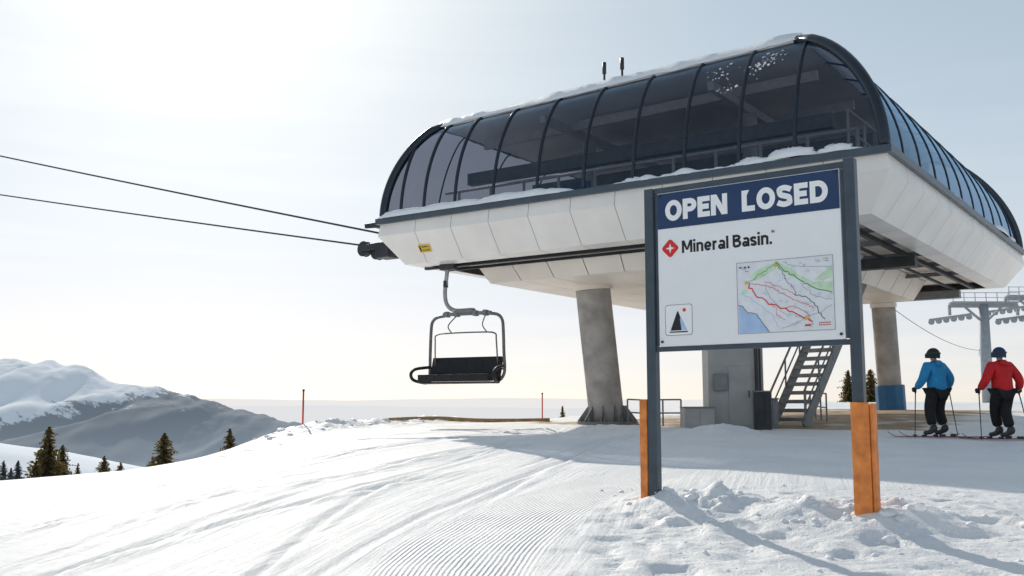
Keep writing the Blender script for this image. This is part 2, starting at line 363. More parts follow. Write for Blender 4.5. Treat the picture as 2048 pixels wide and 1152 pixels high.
m_far2=painted_haze_mat('far_ridge_haze_glow',(.62,.68,.76),(.5,.57,.67),.95,(.86,.835,.82),1.,.0003,(.4,.6))  # farther ridge, painted haze glow nearly hides its own colour
def fz2(X,Y):
    d=np.abs(Y-36000)/3500; return -350+(700+320*fbm(X/5200,Y/19000+7,5,85))*np.exp(-d*d)
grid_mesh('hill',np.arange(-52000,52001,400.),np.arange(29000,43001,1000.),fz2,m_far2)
m_plain=painted_haze_mat('valley_haze_glow',(.6,.67,.75),(.45,.52,.6),.93,(.88,.85,.83),1.,.0004,(.4,.6))  # valley floor glows pale to stand in for mist
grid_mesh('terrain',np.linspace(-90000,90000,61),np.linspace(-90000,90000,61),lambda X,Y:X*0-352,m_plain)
m_sh2=painted_haze_mat('snowy_knoll',(.86,.89,.94),(.3,.32,.33),.15,(.6,.7,.8),.8,.05,(.62,.72))  # snow colour with some haze glow mixed in
def rz(X,Y):
    d=np.hypot((X-118)/45,(Y-210)/50);return -12+15.8*np.exp(-d*d)+2*fbm(X/14,Y/14,4,91)
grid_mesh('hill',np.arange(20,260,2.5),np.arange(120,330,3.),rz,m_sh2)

# ------------------------------------------------------------ lift station
def Sp(a,b,z): return Vector((P0[0]+UU[0]*a+VV[0]*b,P0[1]+UU[1]*a+VV[1]*b,z))
U3=Vector((UU[0],UU[1],0));V3d=Vector((VV[0],VV[1],0))
LA,LB=14.,16.8
stn=empty('lift_station',Sp(7,8,-.4),'white chairlift terminal with smoked curved glass hood on concrete columns','ski lift station')
IA0,IA1,IB0,IB1=2.2,1.15,1.3,1.6; ZB=5.42
def I(h): h=min(1,max(0,h));return .5*(1-math.sqrt(max(0,1-h*h)))+.5*h*h
def zR(a): return 8.60-.32*(a-2)/11.
def hood(side,t,h):
    k=I(h)
    a0,a1,b0,b1=IA0*k,LA-IA1*k,IB0*k,LB-IB1*k
    if side==0: a=min(max(t,a0),a1);b=b0
    elif side==1: b=min(max(t,b0),b1);a=a0
    elif side==2: a=min(max(t,a0),a1);b=b1
    else: b=min(max(t,b0),b1);a=a1
    return Sp(a,b,ZB+(zR(a)-ZB)*h)
def ribpath(side,t,n=16):
    pts=[]
    for j in range(n+1):
        h=j/n;k=I(h)
        lo,hi=((IA0*k,LA-IA1*k) if side in(0,2) else (IB0*k,LB-IB1*k))
        if t<lo-1e-6 or t>hi+1e-6: break
        pts.append(hood(side,t,h))
    return pts
ribsA=[0,1.9,3.2,4.55,5.9,7.3,8.7,10.1,11.4,12.5,13.35,14.]
nB=11; ribsB=[LB*i/nB for i in range(nB+1)]
for side,ribs in ((0,ribsA),(1,ribsB),(2,[0,3.5,7,10.5,14]),(3,[LB*i/7 for i in range(8)])):
    for i in range(len(ribs)-1):
        mb=MB();nh=14;nt_=5;t0,t1=ribs[i],ribs[i+1];n0=0
        for j in range(nh+1):
            for q in range(nt_+1): mb.v.append(tuple(hood(side,t0+(t1-t0)*q/nt_,j/nh)))
        for j in range(nh):
            for q in range(nt_):
                A=j*(nt_+1)+q;mb.f.append((A,A+1,A+nt_+2,A+nt_+1))
        w=mb.make('window',m_glass,stn,smooth=True); sub(w)
        fr=MB()
        if i>0:
            p=ribpath(side,ribs[i])
            if len(p)>2: fr.tube(p,.05 if side==0 else .026,6)
        else: fr.tube([hood(side,0 ,j/16) for j in range(17)],.085,8)
        if fr.v: fr.make('frame',m_navy,w,smooth=True)
for (s,t) in ((0,0),(0,LA),(2,0),(2,LA)):
    MB().tube([hood(s,t,j/20) for j in range(21)],.13,8).make('corner_rib',m_navy,stn,smooth=True)
def rect(o,z): return [Sp(-o,-o,z),Sp(LA+o,-o,z),Sp(LA+o,LB+o,z),Sp(-o,LB+o,z)]
def lerp(a,b,t): return a+(b-a)*t
mb=MB()
INS=-.45
prof=[(.06,5.28),(.11,4.93),(INS,4.14),(-.95,4.11)]
def edge_pt(s,tc,o,z,n,i):
    Lx=LA if s in(0,2) else LB
    c=-o if i==0 else (Lx+o if i==n else tc)
    if s==0: return Sp(c,-o,z)
    if s==1: return Sp(LA+o,c,z)
    if s==2: return Sp(c,LB+o,z)
    return Sp(-o,c,z)
for s in range(4):
    n=[11,13,8,12][s];Lx=LA if s in(0,2) else LB
    for k in range(len(prof)-1):
        for i in range(n):
            g=.007
            A=edge_pt(s,Lx*i/n+g,*prof[k],n,i);B_=edge_pt(s,Lx*(i+1)/n-g,*prof[k],n,i+1);C_=edge_pt(s,Lx*(i+1)/n-g,*prof[k+1],n,i+1);D_=edge_pt(s,Lx*i/n+g,*prof[k+1],n,i)
            mb.quad(A,B_,C_,D_)
mb.make('cladding',m_white,stn)
mb=MB()
for s in range(4):
    for k in range(len(prof)-1):
        r0=rect(prof[k][0]-.03,prof[k][1]);r1=rect(prof[k+1][0]-.03,prof[k+1][1]+.01)
        mb.quad(r0[s],r0[(s+1)%4],r1[(s+1)%4],r1[s])
mb.make('backing_frame',m_seam,stn)
mb=MB()
for s in range(4):
    a0,a1,b0,b1=[rect(o,z) for o,z in((.17,5.28),(.17,5.44),(-.12,5.44),(-.12,5.28))]
    n=(s+1)%4
    mb.quad(a0[s],a0[n],a1[n],a1[s]);mb.quad(a1[s],a1[n],b0[n],b0[s]);mb.quad(b1[s],b1[n],a0[n],a0[s])
mb.make('trim',m_trim,stn)
mb=MB();mb.quad(*rect(-.13,5.36));mb.make('floor',m_steel2,stn)
mb=MB();mb.quad(*rect(-.9,4.34));mb.make('ceiling_underside',m_cream,stn)
mb=MB()
def ub(a0,a1,b0,b1,zt,zb,tp):
    n=8
    top=[(a0,b0),(a1,b0),(a1,b1),(a0,b1)];bot=[(a0+tp,b0+tp),(a1-tp,b0+tp),(a1-tp,b1-tp),(a0+tp,b1-tp)]
    for i in range(4):
        j=(i+1)%4;T0,T1,B0,B1=[Sp(*q,z) for q,z in((top[i],zt),(top[j],zt),(bot[i],zb),(bot[j],zb))]
        for k in range(n):
            t0=k/n+.0012;t1=(k+1)/n-.0012;mb.quad(lerp(T0,T1,t0),lerp(T0,T1,t1),lerp(B0,B1,t1),lerp(B0,B1,t0))
    for k in range(n):
        t0=k/n+.001;t1=(k+1)/n-.001
        A,B,C,D=[Sp(*q,zb) for q in bot]
        mb.quad(lerp(A,B,t0),lerp(A,B,t1),lerp(D,C,t1),lerp(D,C,t0))
ub(2.6,12.2,1.9,14.6,4.32,3.66,.35)
mb.make('underbody',m_cream,stn)
for p,q,w_,h_ in ((Sp(1.3,1.2,4.12),Sp(13.4,1.2,4.12),.14,.13),(Sp(1.9,1.6,4.06),Sp(13.,1.6,4.06),.06,.08),(Sp(1.3,1.3,4.12),Sp(1.3,15.6,4.12),.10,.12),(Sp(1.85,1.75,4.06),Sp(1.85,15.4,4.06),.05,.08)):
    MB().beam(p,q,w_,h_).make('guide_rail',m_dark,stn)
for b in (3.0,5.0,7.5,9.8,12.2): MB().beam(Sp(.8,b,4.24),Sp(2.7,b,4.24),.12,.12).make('bracket_arm',m_steel2,stn)
for a in (4,6.5,9,11.5,12.8): MB().beam(Sp(a,.9,4.25),Sp(a,1.85,4.25),.1,.10).make('bracket_arm',m_steel2,stn)
MB().beam(Sp(.95,6.3,3.88),Sp(5.2,6.3,3.88),.3,.28).make('cross_girder',m_dark,stn)
MB().beam(Sp(1.6,14.9,3.86),Sp(5.0,14.9,3.86),.3,.26).make('cross_girder',m_steel2,stn)
# roof and snow
ca=[(IA0-.12,IB0-.1),(LA-IA1+.1,IB0-.1),(LA-IA1+.1,LB-IB1+.1),(IA0-.12,LB-IB1+.1)]
mb=MB()
for z in(-.05,.07):
    for (a,b) in ca: mb.v.append(tuple(Sp(a,b,zR(a)+z)))
for f in((3,2,1,0),(4,5,6,7),(0,1,5,4),(1,2,6,5),(2,3,7,6),(3,0,4,7)): mb.f.append(f)
mb.make('roof',m_white,stn)
mb=MB();na,nb=140,80;a0,a1,b0,b1=ca[0][0]-.07,ca[1][0]+.12,ca[0][1]-.08,ca[2][1]+.05
for j in range(nb+1):
    for i in range(na+1):
        a=a0+(a1-a0)*i/na;b=b0+(b1-b0)*j/nb
        ed=min(a-a0,a1-a,b-b0,b1-b);w=float(fbm(a*1.1,b*1.1,4,5));w2=float(fbm(a*.5,b*.5,3,6))
        th=(.14+.14*w+.20*w2)*min(1,(ed+.06)/.2)**.5
        oa=float(fbm(a*2.1,b*2.1,3,15))*.14 if ed<.01 else 0
        mb.v.append(tuple(Sp(a+(oa if a<a1-.5 else 0),b+oa,zR(a)+(.06 if ed>.001 else -.04+oa)+(max(.0,th) if ed>.001 else 0))))
for j in range(nb):
    for i in range(na):
        A=j*(na+1)+i;mb.f.append((A,A+1,A+na+2,A+na+1))
mb.make('roof_snow',m_snow,stn,smooth=True)
def snow_strip(mb,pf,L,seed,hmax,wmax,thr=-.04,amp=1.):
    n=int(L/.09);rows=[]
    for i in range(n+1):
        t=i/n*L;w=float(fbm(np.array(t*.55),np.array(seed*3.3),4,seed))+.5*float(fbm(np.array(t*2.2),np.array(seed*1.3),3,seed+9))
        s=max(0,min(1,(w-thr)*4));hh=.02+hmax*s*(.6+amp*w);ww=.05+wmax*s
        rows.append((t,hh,ww))
    base=len(mb.v);K=7
    for (t,hh,ww) in rows:
        for k in range(K):
            an=math.pi*k/(K-1);mb.v.append(tuple(pf(t,math.cos(an)*ww,math.sin(an)*hh)))
    for i in range(n):
        for k in range(K-1):
            A=base+i*K+k;mb.f.append((A,A+1,A+K+1,A+K))
mb=MB();snow_strip(mb,lambda t,x,h:Sp(t,-.02-x,5.43+h),14.1,2,.24,.14,-.10);mb.make('ledge_snow',m_snow,stn,smooth=True)
mb=MB();snow_strip(mb,lambda t,x,h:Sp(-.02-x,t,5.43+h),LB,4,.26,.14,-.08);mb.make('ledge_snow',m_snow,stn,smooth=True)
for (a,s) in ((2.0,.42),(1.0,.3),(2.9,.28),(8.6,.2),(5.9,.2),(9.2,.12)):
    mb=MB();base=0;R=16;K=8
    for r in range(K):
        for k in range(R):
            an=2*math.pi*k/R;rr=math.sin((r+.5)/K*math.pi/2);f=1+.18*random.uniform(-1,1)
            mb.v.append(tuple(Sp(a+math.cos(an)*rr*s*1.5*f,-.02+math.sin(an)*rr*s*.42,5.44+math.cos((r+.5)/K*math.pi/2)*s*.62*f)))
    for r in range(K-1):
        for k in range(R): mb.f.append((base+r*R+k,base+r*R+(k+1)%R,base+(r+1)*R+(k+1)%R,base+(r+1)*R+k))
    mb.f.append(tuple(base+k for k in range(R)))
    mb.make('snow_heap',m_snow,stn,smooth=True)
mb=MB();r_=random.Random(9)
for k in range(150):
    ca_,ch0=r_.choice(((2.55,.86),(2.9,.8),(2.7,.83),(3.6,.66),(3.9,.80)))
    t=ca_+r_.gauss(0,.16);h=min(.95,max(.4,ch0+r_.gauss(0,.035)))
    sz_=abs(r_.gauss(0,.012))+.004;c=hood(0,t,h);e_a=hood(0,t+.1,h)-c;e_b=hood(0,t,h+.02)-c
    if e_a.length<1e-4 or e_b.length<1e-4: continue
    e_a.normalize();e_b.normalize();nn_=e_a.cross(e_b)
    if nn_.y>0:nn_=-nn_
    mb.quad(*[c+nn_*.02+e_a*math.cos(q)*sz_*r_.uniform(.5,1.6)+e_b*math.sin(q)*sz_*r_.uniform(.5,1.6) for q in [i*math.pi/3 for i in range(6)]])
fo=mb.make('frost',m_snow,stn);fo['kind']='stuff'
# interior
for (b,a0_,a1_) in ((1.6,1.,13.),(3.4,1.4,12.6)):
    mb=MB()
    for z in (5.85,6.35): mb.tube([Sp(a0_,b,z),Sp(a1_,b,z)],.045,6)
    a=a0_
    while a<=a1_: mb.tube([Sp(a,b,5.36),Sp(a,b,6.35)],.045,6);a+=1.15
    mb.make('railing',m_rail,stn,smooth=True)
mb=MB()
for z in (5.85,6.35,6.85): mb.tube([Sp(1.2,1.6,z),Sp(1.2,15,z)],.035,6)
for k in range(11): mb.tube([Sp(1.2,1.6+k*1.3,5.36),Sp(1.2,1.6+k*1.3,6.85)],.035,6)
mb.make('railing',m_rail,stn,smooth=True)
for b in (3,6,9,12,14.5): MB().beam(Sp(2.3,b,8.25),Sp(12.6,b,8.05),.14,.26).make('interior_beam',m_rail,stn)
for a in (4.5,9.5): MB().beam(Sp(a,1.5,8.0),Sp(a,15,8.0),.16,.22).make('interior_beam',m_rail,stn)
for (a,b) in ((4.5,4),(9.5,4),(4.5,12),(9.5,12)): MB().tube([Sp(a,b,5.36),Sp(a,b,7.88)],.2,10).make('interior_post',m_rail,stn,smooth=True)
for b,z in((2.5,6.9),(6,7.2)): MB().beam(Sp(1.8,b,z),Sp(12.8,b,z),.25,.35).make('interior_beam',m_steel2,stn)
mb=MB()
mb.tube([Sp(7,8,6.0)+Vector((2.3*math.cos(t*math.pi/12),2.3*math.sin(t*math.pi/12),0)) for t in range(24)],.13,8,closed=True)
for t in range(6): mb.tube([Sp(7,8,6.0),Sp(7,8,6.0)+Vector((2.3*math.cos(t*math.pi/3),2.3*math.sin(t*math.pi/3),0))],.06,6)
mb.tube([Sp(7,8,5.36),Sp(7,8,6.4)],.3,12)
mb.make('bullwheel',m_steel2,stn)
for c,a_,b_,h_ in((Sp(10.5,5.0,5.95),1.9,1.2,1.15),(Sp(4,5.6,5.9),1.4,1.,1.05),(Sp(6.9,3.9,5.85),1.7,.8,.95),(Sp(3.2,10,6.2),2.5,2.5,1.7),(Sp(8.8,11.5,6.1),3.,2.,1.5)): MB().obox(c,U3*a_,V3d*b_,Vector((0,0,h_))).make('motor_housing',m_dark,stn,bevel=.08)
mb=MB();mb.obox(Sp(8.9,2.3,6.15),U3*.9,V3d*.05,Vector((0,0,.26)));mb.make('control_display',m_bluepad,stn,bevel=.01)
for a in (7.75,7.2):
    mb=MB();p=Sp(a,1.9,zR(a));mb.tube([p,p+Vector((0,0,.62)),p+Vector((0,0,.63)),p+Vector((0,0,.95))],[.03,.03,.055,.055],8)
    mb.make('antenna',m_dark,stn,smooth=True)
def column(bot,top,r,name,flare=True):
    mb=MB();bot=V3(bot);top=V3(top);n=14
    pts=[lerp(bot,top,i/n) for i in range(n+1)];mb.tube(pts,r,28)
    c=mb.make(name,m_conc,stn,smooth=True);sub(c)
    mb=MB();mb.tube([top-(top-bot)*.03,top+Vector((0,0,.04))],r*1.12,24);mb.make('capital',m_cream,c)
    if flare:
        mb=MB()
        mb.tube([bot+Vector((0,0,-.3)),bot+Vector((0,0,.08))],r*1.75,24)
        for k in range(10):
            an=2*math.pi*k/10;d=Vector((math.cos(an),math.sin(an),0));s=Vector((-math.sin(an),math.cos(an),0))
            mb.prism([(0,0),(r*.7,0),(r*.7,.12),(.05,.55),(0,.55)],bot+d*r*.98-s*.02,d,Vector((0,0,1)),s*.04)
            mb.tube([bot+d*r*1.55+s*.1,bot+d*r*1.55+s*.1+Vector((0,0,.2))],.035,6)
        mb.make('base_flange',m_steel2,c)
    return c
gz=g1(2.83,30)
column((2.83,30,gz),(2.41,29.8,3.68),.52,'support_column')
gz2=g1(13.2,35.2)
c2=column((13.25,35.3,gz2),(13.05,35.1,3.68),.40,'support_column',False)
mb=MB();mb.tube([Vector((13.25,35.3,gz2-.1)),Vector((13.23,35.28,gz2+.42)),Vector((13.21,35.26,gz2+.86))],.5,10);mb.make('protective_pad',m_bluepad,c2,bevel=.03,label='blue padding wrapped around the column foot')
def disc(mb,c,ax,r,w,n=20):
    c=V3(c);ax=V3(ax).normalized();mb.tube([c-ax*w/2,c-ax*w*.2,c+ax*w*.2,c+ax*w/2],[r,r*.9,r*.9,r],n);return mb
for (a,b,z,r) in ((15.05,.35,4.72,.23),(14.6,.45,4.62,.25),(14.75,1.3,4.98,.2)):
    disc(MB(),Sp(a,b,z),V3d,r,.16).make('sheave_wheel',m_dark,stn)
mb=MB()
mb.beam(Sp(13.6,.2,4.75),Sp(15.1,.2,4.72),.08,.18);mb.beam(Sp(13.6,.65,4.75),Sp(15.1,.6,4.72),.08,.18)
mb.obox(Sp(14.2,.4,4.6),U3*.5,V3d*.5,Vector((0,0,.45)))
mb.beam(Sp(14.,.2,5.3),Sp(14.9,.2,5.35),.07,.1);mb.beam(Sp(14.,1.,5.3),Sp(14.9,1.,5.35),.07,.1)
for a in(14.3,14.85):mb.beam(Sp(a,.2,4.8),Sp(a,.2,5.35),.06,.06);mb.beam(Sp(a,1.,4.9),Sp(a,1.,5.35),.06,.06)
mb.obox(Sp(14.45,.6,5.4),U3*.9,V3d*.9,Vector((0,0,.05)))
mb.make('sheave_bracket',m_dark,stn,bevel=.01)
def clad(a,z): 
    o=INS+(.11-INS)*(z-4.14)/(4.93-4.14);return Sp(a,-o,z)
e1=-U3;e2=(clad(12,4.9)-clad(12,4.2)).normalized();nn=e1.cross(e2).normalized()
if nn.y>0: nn=-nn
pc=clad(12.6,4.5)+nn*.012
mb=MB();mb.obox(pc,e1*.42,e2*.24,nn*.012);pl=mb.make('warning_plate',m_yellow,stn);sub(pl)
mb=MB()
mb.obox(pc+e1*-.15+nn*.008,e1*.05,e2*.17,nn*.006)
for (x,y,w,h) in ((-.05,.055,.05,.07),(.02,.055,.05,.07),(.09,.055,.05,.07),(.16,.05,.03,.05),(-.05,-.055,.07,.06),(.04,-.055,.05,.06),(.12,-.055,.06,.07)):
    mb.obox(pc+e1*x+e2*y+nn*.008,e1*w,e2*h*.5,nn*.006)
mb.make('lettering',m_ink,pl)

# ------------------------------------------------------------ haul ropes
def rope(p,q,sag,name,label,r=.03,n=24,mat=m_rope,cat='lift cable',group=None):
    p=V3(p);q=V3(q);mb=MB();mb.tube([lerp(p,q,i/n)-Vector((0,0,4*sag*(i/n)*(1-i/n))) for i in range(n+1)],r,6)
    o=mb.make(name,mat,None,loc=p,smooth=True);tag(o,label,cat,group);return o
rope(Sp(14.3,1.0,5.10),(-42.6,56.,17.4),.12,'lift_cable','upper dark steel haul rope leaving the terminal end wheels',r=.035,group='haul ropes')
rope(Sp(15.05,.35,4.82),(-44,56.5,14.6),.12,'lift_cable','lower dark steel haul rope leaving the terminal end wheels',group='haul ropes')

# ------------------------------------------------------------ chair
_n=math.hypot(.89,.456);CW=Vector((.89,-.456,0))/_n;CF=Vector((-.456,-.89,0))/_n;CO=Vector((-1.28,28,0))
def C(l,f,z): return CO+CW*l+CF*f+Vector((0,0,z))
ch=empty('chairlift_chair',C(0,0,.7),'black padded chairlift chair with grey steel bail hanging below the terminal','chairlift chair')
def smoothpath(pts,n=5):
    pts=[V3(p) for p in pts];out=[]
    P=[pts[0]]+pts+[pts[-1]]
    for i in range(1,len(P)-2):
        for k in range(n):
            t=k/n;a,b,c,d=P[i-1],P[i],P[i+1],P[i+2]
            out.append(.5*((2*b)+(c-a)*t+(2*a-5*b+4*c-d)*t*t+(3*b-a-3*c+d)*t**3))
    out.append(pts[-1]);return out
mb=MB();mb.tube(smoothpath([C(-.6,0,4.12),C(-.66,0,3.7),C(-.70,0,3.3),C(-.64,0,2.98),C(-.42,0,2.80),C(0,0,2.76)]),[.06]*26,10);mb.make('hanger',m_steel,ch,smooth=True)
MB().obox(C(-.6,0,4.06),CW*.5,CF*.2,Vector((0,0,.22))).make('grip',m_dark,ch,bevel=.03)
MB().obox(C(-.68,0,3.55),CW*.1,CF*.14,Vector((0,0,.2))).make('damper',m_dark,ch,bevel=.02)
mb=MB();mb.obox(C(0,0,2.76),CW*.5,CF*.2,Vector((0,0,.13)));mb.beam(C(-.75,0,2.68),C(.8,0,2.68),.1,.1)
for l in(-.62,-.3,.3,.62):mb.obox(C(l,0,2.68),CW*.12,CF*.2,Vector((0,0,.16)))
mb.make('yoke',m_steel2,ch,bevel=.02)
mb=MB();mb.tube(smoothpath([C(-.7,0,2.64),C(-.96,0,2.6),C(-1.11,0,2.47),C(-1.15,0,2.2),C(-1.17,0,1.6),C(-1.19,-.02,1.05),C(-1.14,.1,.82)]),.045,8)
mb.tube(smoothpath([C(.7,0,2.66),C(.98,0,2.62),C(1.13,0,2.48),C(1.17,0,2.2),C(1.19,0,1.6),C(1.20,-.02,1.05),C(1.14,.1,.82)]),.045,8)
mb.tube([C(-1.17,-.10,1.12),C(1.17,-.10,1.12)],.025,6);mb.tube([C(-1.14,.25,.74),C(1.14,.25,.74)],.03,6)
mb.make('frame',m_bail,ch,smooth=True)
mb=MB();mb.tube(smoothpath([C(-1.0,.0,1.2),C(-.98,.05,1.9),C(-.93,.06,2.1),C(-.5,.08,2.14),C(.5,.08,2.14),C(.93,.06,2.1),C(.98,.05,1.9),C(1.0,0,1.2)],4),.022,6)
mb.tube(smoothpath([C(-.3,0,2.64),C(-.55,.06,2.35),C(-.42,.08,2.14)]),.018,6);mb.tube(smoothpath([C(.62,0,2.64),C(.55,.06,2.35),C(.7,.08,2.14)]),.018,6)
mb.make('safety_bar',m_bail,ch,smooth=True)
for i in range(4):
    l=-.825+i*.55
    mb=MB();up=Vector((0,0,1))*.95-CF*.28;mb.obox(C(l,-.03,1.22),CW*.5485,up.cross(CW).normalized()*.12,up.normalized()*.48);mb.make('backrest',m_black,ch,bevel=.006)
    mb=MB();sl=CF*.78+Vector((0,0,-.03));mb.obox(C(l,.38,.88),CW*.5485,sl,Vector((0,0,.20)));mb.make('seat',m_black,ch,bevel=.008)
MB().obox(C(0,.36,.745),CW*2.2,CF*.6,Vector((0,0,.04))).make('seat_pan',m_dark,ch,bevel=.01)
for s in(-1,1):
    mb=MB();mb.tube(smoothpath([C(s*1.16,-.02,1.2),C(s*1.25,.2,1.18),C(s*1.3,.6,1.12),C(s*1.3,.80,.98),C(s*1.27,.70,.82),C(s*1.15,.3,.75),C(s*1.1,.1,.80)]),.045,8);mb.make('armrest',m_black,ch,smooth=True)

# ------------------------------------------------------------ sign
SD=Vector((3.18-1.475,9.24-10.5,0));SW=SD.length;SD.normalize();SN=Vector((SD.y,-SD.x,0));
if SN.y>0: SN=-SN
def Q(s,z,o=0): return Vector((1.475,10.5,0))+SD*s+Vector((0,0,z))+SN*o
sg=empty('information_sign',(1.475,10.5,-.88),'two-post steel trail sign with navy header and orange guards','sign')
UP=Vector((0,0,1))
for (s,zb,zt) in ((0,-1.1,2.33),(SW,-1.1,2.35)):
    mb=MB();mb.obox(Q(s,(zb+zt)/2),SD*.105,SN*.105,UP*(zt-zb))
    p=mb.make('post',m_post,sg,bevel=.01)
mb=MB();mb.obox(Q(SW/2,2.30,0),SD*(SW-.11),SN*.05,UP*.06);mb.obox(Q(SW/2,.625,0),SD*(SW-.11),SN*.05,UP*.05)
mb.obox(Q(.075,1.46),SD*.03,SN*.04,UP*1.6);mb.obox(Q(SW-.075,1.46),SD*.03,SN*.04,UP*1.6);mb.make('frame',m_post,sg,bevel=.004)
mb=MB();mb.obox(Q(SW/2,1.4595,.012),SD*(SW-.19),SN*.03,UP*1.615);pn=mb.make('panel',m_panel,sg,bevel=.003);sub(pn)
s0=.1;s1=SW-.1
mb=MB();mb.obox(Q((s0+s1)/2,2.072,.0305),SD*(s1-s0),SN*.005,UP*.375);hd=mb.make('header',m_blue,sg);sub(hd)
for (s,z) in ((.13,.70),(SW-.13,.70),(SW-.13,2.24),(.13,2.24)): MB().tube([Q(s,z,.03),Q(s,z,.042)],.014,10).make('bolt',m_dark,sg)
def arc(cx,cy,rx,ry,a0,a1,n=12): return [(cx+rx*math.cos(math.radians(a0+(a1-a0)*i/n)),cy+ry*math.sin(math.radians(a0+(a1-a0)*i/n))) for i in range(n+1)]
def sp2(p,n=5): return [(v.x,v.y) for v in smoothpath([(a,b,0) for a,b in p],n)]
def glyph(ch,T):
    t=T/2;X=.73
    P=lambda pts,cl=False:('p',pts,cl)
    if ch=='O': w=.90;return w,[P(arc(w/2,.5,w/2-t,.5+.015-t,0,360,28)[:-1],True)]
    if ch=='P': w=.73;return w,[P([(t,0),(t,1)]),P([(t,1-t)]+arc(w*.52,.5+.17,w*.48-t,.33-t,90,-90,12)+[(t,.34+t)])]
    if ch=='E': w=.64;return w,[P([(w,1-t),(t,1-t),(t,t),(w,t)]),P([(t,.5),(w*.92,.5)])]
    if ch=='N': w=.84;return w,[P([(t,0),(t,1)]),P([(w-t,0),(w-t,1)]),('f',[(0,1),(T*1.15,1),(w,0),(w-T*1.15,0)])]
    if ch=='l': return T,[P([(t,0),(t,1)])]
    if ch=='[': w=.64;return w,[P([(t,1),(t,t),(w,t)]),('f',[(T*.9,1),(T*1.5,1),(T*1.0,.76)])]
    if ch=='D': w=.82;return w,[P([(t,t),(t,1-t)]+arc(w*.46,.5,w*.54-t,.5-t,90,-90,14),True)]
    if ch=='S': w=.72;return w,[P(sp2([(w-.05,.76),(w*.74,.96-t),(w*.48,1.01-t),(w*.2,.93-t*.8),(t,.72),(w*.26,.57),(w*.52,.50),(w*.78,.42),(w-t,.27),(w*.80,.07+t*.8),(w*.5,-.01+t),(w*.24,.03+t),(.03,.23)]))]
    if ch=='M': w=.92;return w,[P([(t,0),(t,1)]),P([(w-t,0),(w-t,1)]),('f',[(0,1),(T*1.2,1),(w/2+T*.35,.22),(w/2-T*.45,.22)]),('f',[(w,1),(w-T*1.2,1),(w/2-T*.35,.22),(w/2+T*.45,.22)])]
    if ch=='B': w=.70;return w,[P([(t,t),(t,1-t)]+arc(w*.5,.76,w*.44-t,.24-t,90,-90,10)+[(t,.52)]),P([(t,.52)]+arc(w*.52,.52-.26+t/2,w*.48-t,.26-t/2,90,-90,10)+[(t,t)])]
    if ch=='i': return T,[P([(t,0),(t,X)]),P([(t,.84),(t,1.02)])]
    if ch=='n': w=.60;return w,[P([(t,0),(t,X)]),P([(t,X*.6)]+arc(w/2,X-.22-.0,w/2-t,.22-t+.02,170,0,10)+[(w-t,0)])]
    if ch=='r': w=.40;return w,[P([(t,0),(t,X)]),P([(t,X*.55)]+arc(w*.85,X-.26,w*.85-t,.26-t,170,85,6))]
    if ch=='e': w=.63;return w,[P([(t*.8,X*.48),(w-t*.6,X*.48)]),P(arc(w/2,X/2,w/2-t,X/2-t+.01,0,318,22))]
    if ch=='a': w=.60;return w,[P([(w-t,0),(w-t,X*.62)]+arc(w*.52,X-.24,w*.48-t,.24-t+.01,10,150,8)),P(arc(w*.42,.215,w*.42-t,.215-t+.01,0,360,16)[:-1],True)]
    if ch=='s': w=.50;return w,[P(sp2([(w-.04,X*.78),(w*.72,X*.97-t),(w*.45,X*1.01-t),(w*.15,X*.85-t*.4),(w*.2,X*.60),(w*.55,X*.48),(w*.9-t*.5,X*.33),(w*.80,X*.10+t*.6),(w*.5,t-.01),(.03,X*.2)]))]
    if ch=='.': return T,[P([(t,0),(t,T)])]
    return .20,[]
def strip(mb,pts,w,closed,f,o):
    n=len(pts);b=len(mb.v)
    for i in range(n):
        p=pts[i];a=pts[i-1] if (i>0 or closed) else None;c=pts[(i+1)%n] if (i<n-1 or closed) else None
        def nrm(q,r_):
            dx,dy=r_[0]-q[0],r_[1]-q[1];l=math.hypot(dx,dy) or 1;return (-dy/l,dx/l)
        if a is None:nx,ny=nrm(p,c);k=1
        elif c is None:nx,ny=nrm(a,p);k=1
        else:
            n1=nrm(a,p);n2=nrm(p,c);nx,ny=n1[0]+n2[0],n1[1]+n2[1];l=math.hypot(nx,ny) or 1;nx/=l;ny/=l;k=min(1.6,1/max(.3,nx*n1[0]+ny*n1[1]))
        for s in(1,-1):
            q=f(p[0]+nx*k*w/2*s,p[1]+ny*k*w/2*s);mb.v.append(tuple(Q(q[0],q[1],o)))
    for i in range(n if closed else n-1):
        j=(i+1)%n;mb.f.append((b+2*i,b+2*i+1,b+2*j+1,b+2*j))
def write(body,sa,sb_,z0,H,T,mat,parent,o):
    gl=[glyph(c,T) for c in body];tw=sum(g[0] for g in gl);gap=((sb_-sa)/H-tw)/(len(body)-1);x=0
    mb=MB()
    for w,parts in gl:
        for k,pt in enumerate(parts):
            f=lambda u,v,x=x:(sa+(x+u)*H,z0+v*H)
            if pt[0]=='p': strip(mb,pt[1],T,pt[2],f,o+k*.0004)
            else: mb.quad(*[Q(*f(*q),o+k*.0004) for q in pt[1]])
        x+=w+gap
    me=mb.make('lettering',mat,parent);return me
write('OPEN',.190,.890,1.962,.214,.255,m_letter,hd,.034)
write('[OSED',1.045,1.915,1.962,.214,.255,m_letter,hd,.034)
write('Mineral Basin.',.372,1.345,1.610,.130,.195,m_ink,pn,.0285)
for s_,z_,w_,h_ in((1.350,1.735,.010,.026),(1.368,1.732,.010,.02)): MB().obox(Q(s_,z_,.029),SD*w_,SN*.003,UP*h_).make('lettering',m_ink,pn)
def flat(poly,mat,name,parent,o,th=.0015):
    mb=MB();mb.prism(poly,Q(0,0,o),SD,UP,SN*th);return mb.make(name,mat,parent)
cx,cz=.238,1.672
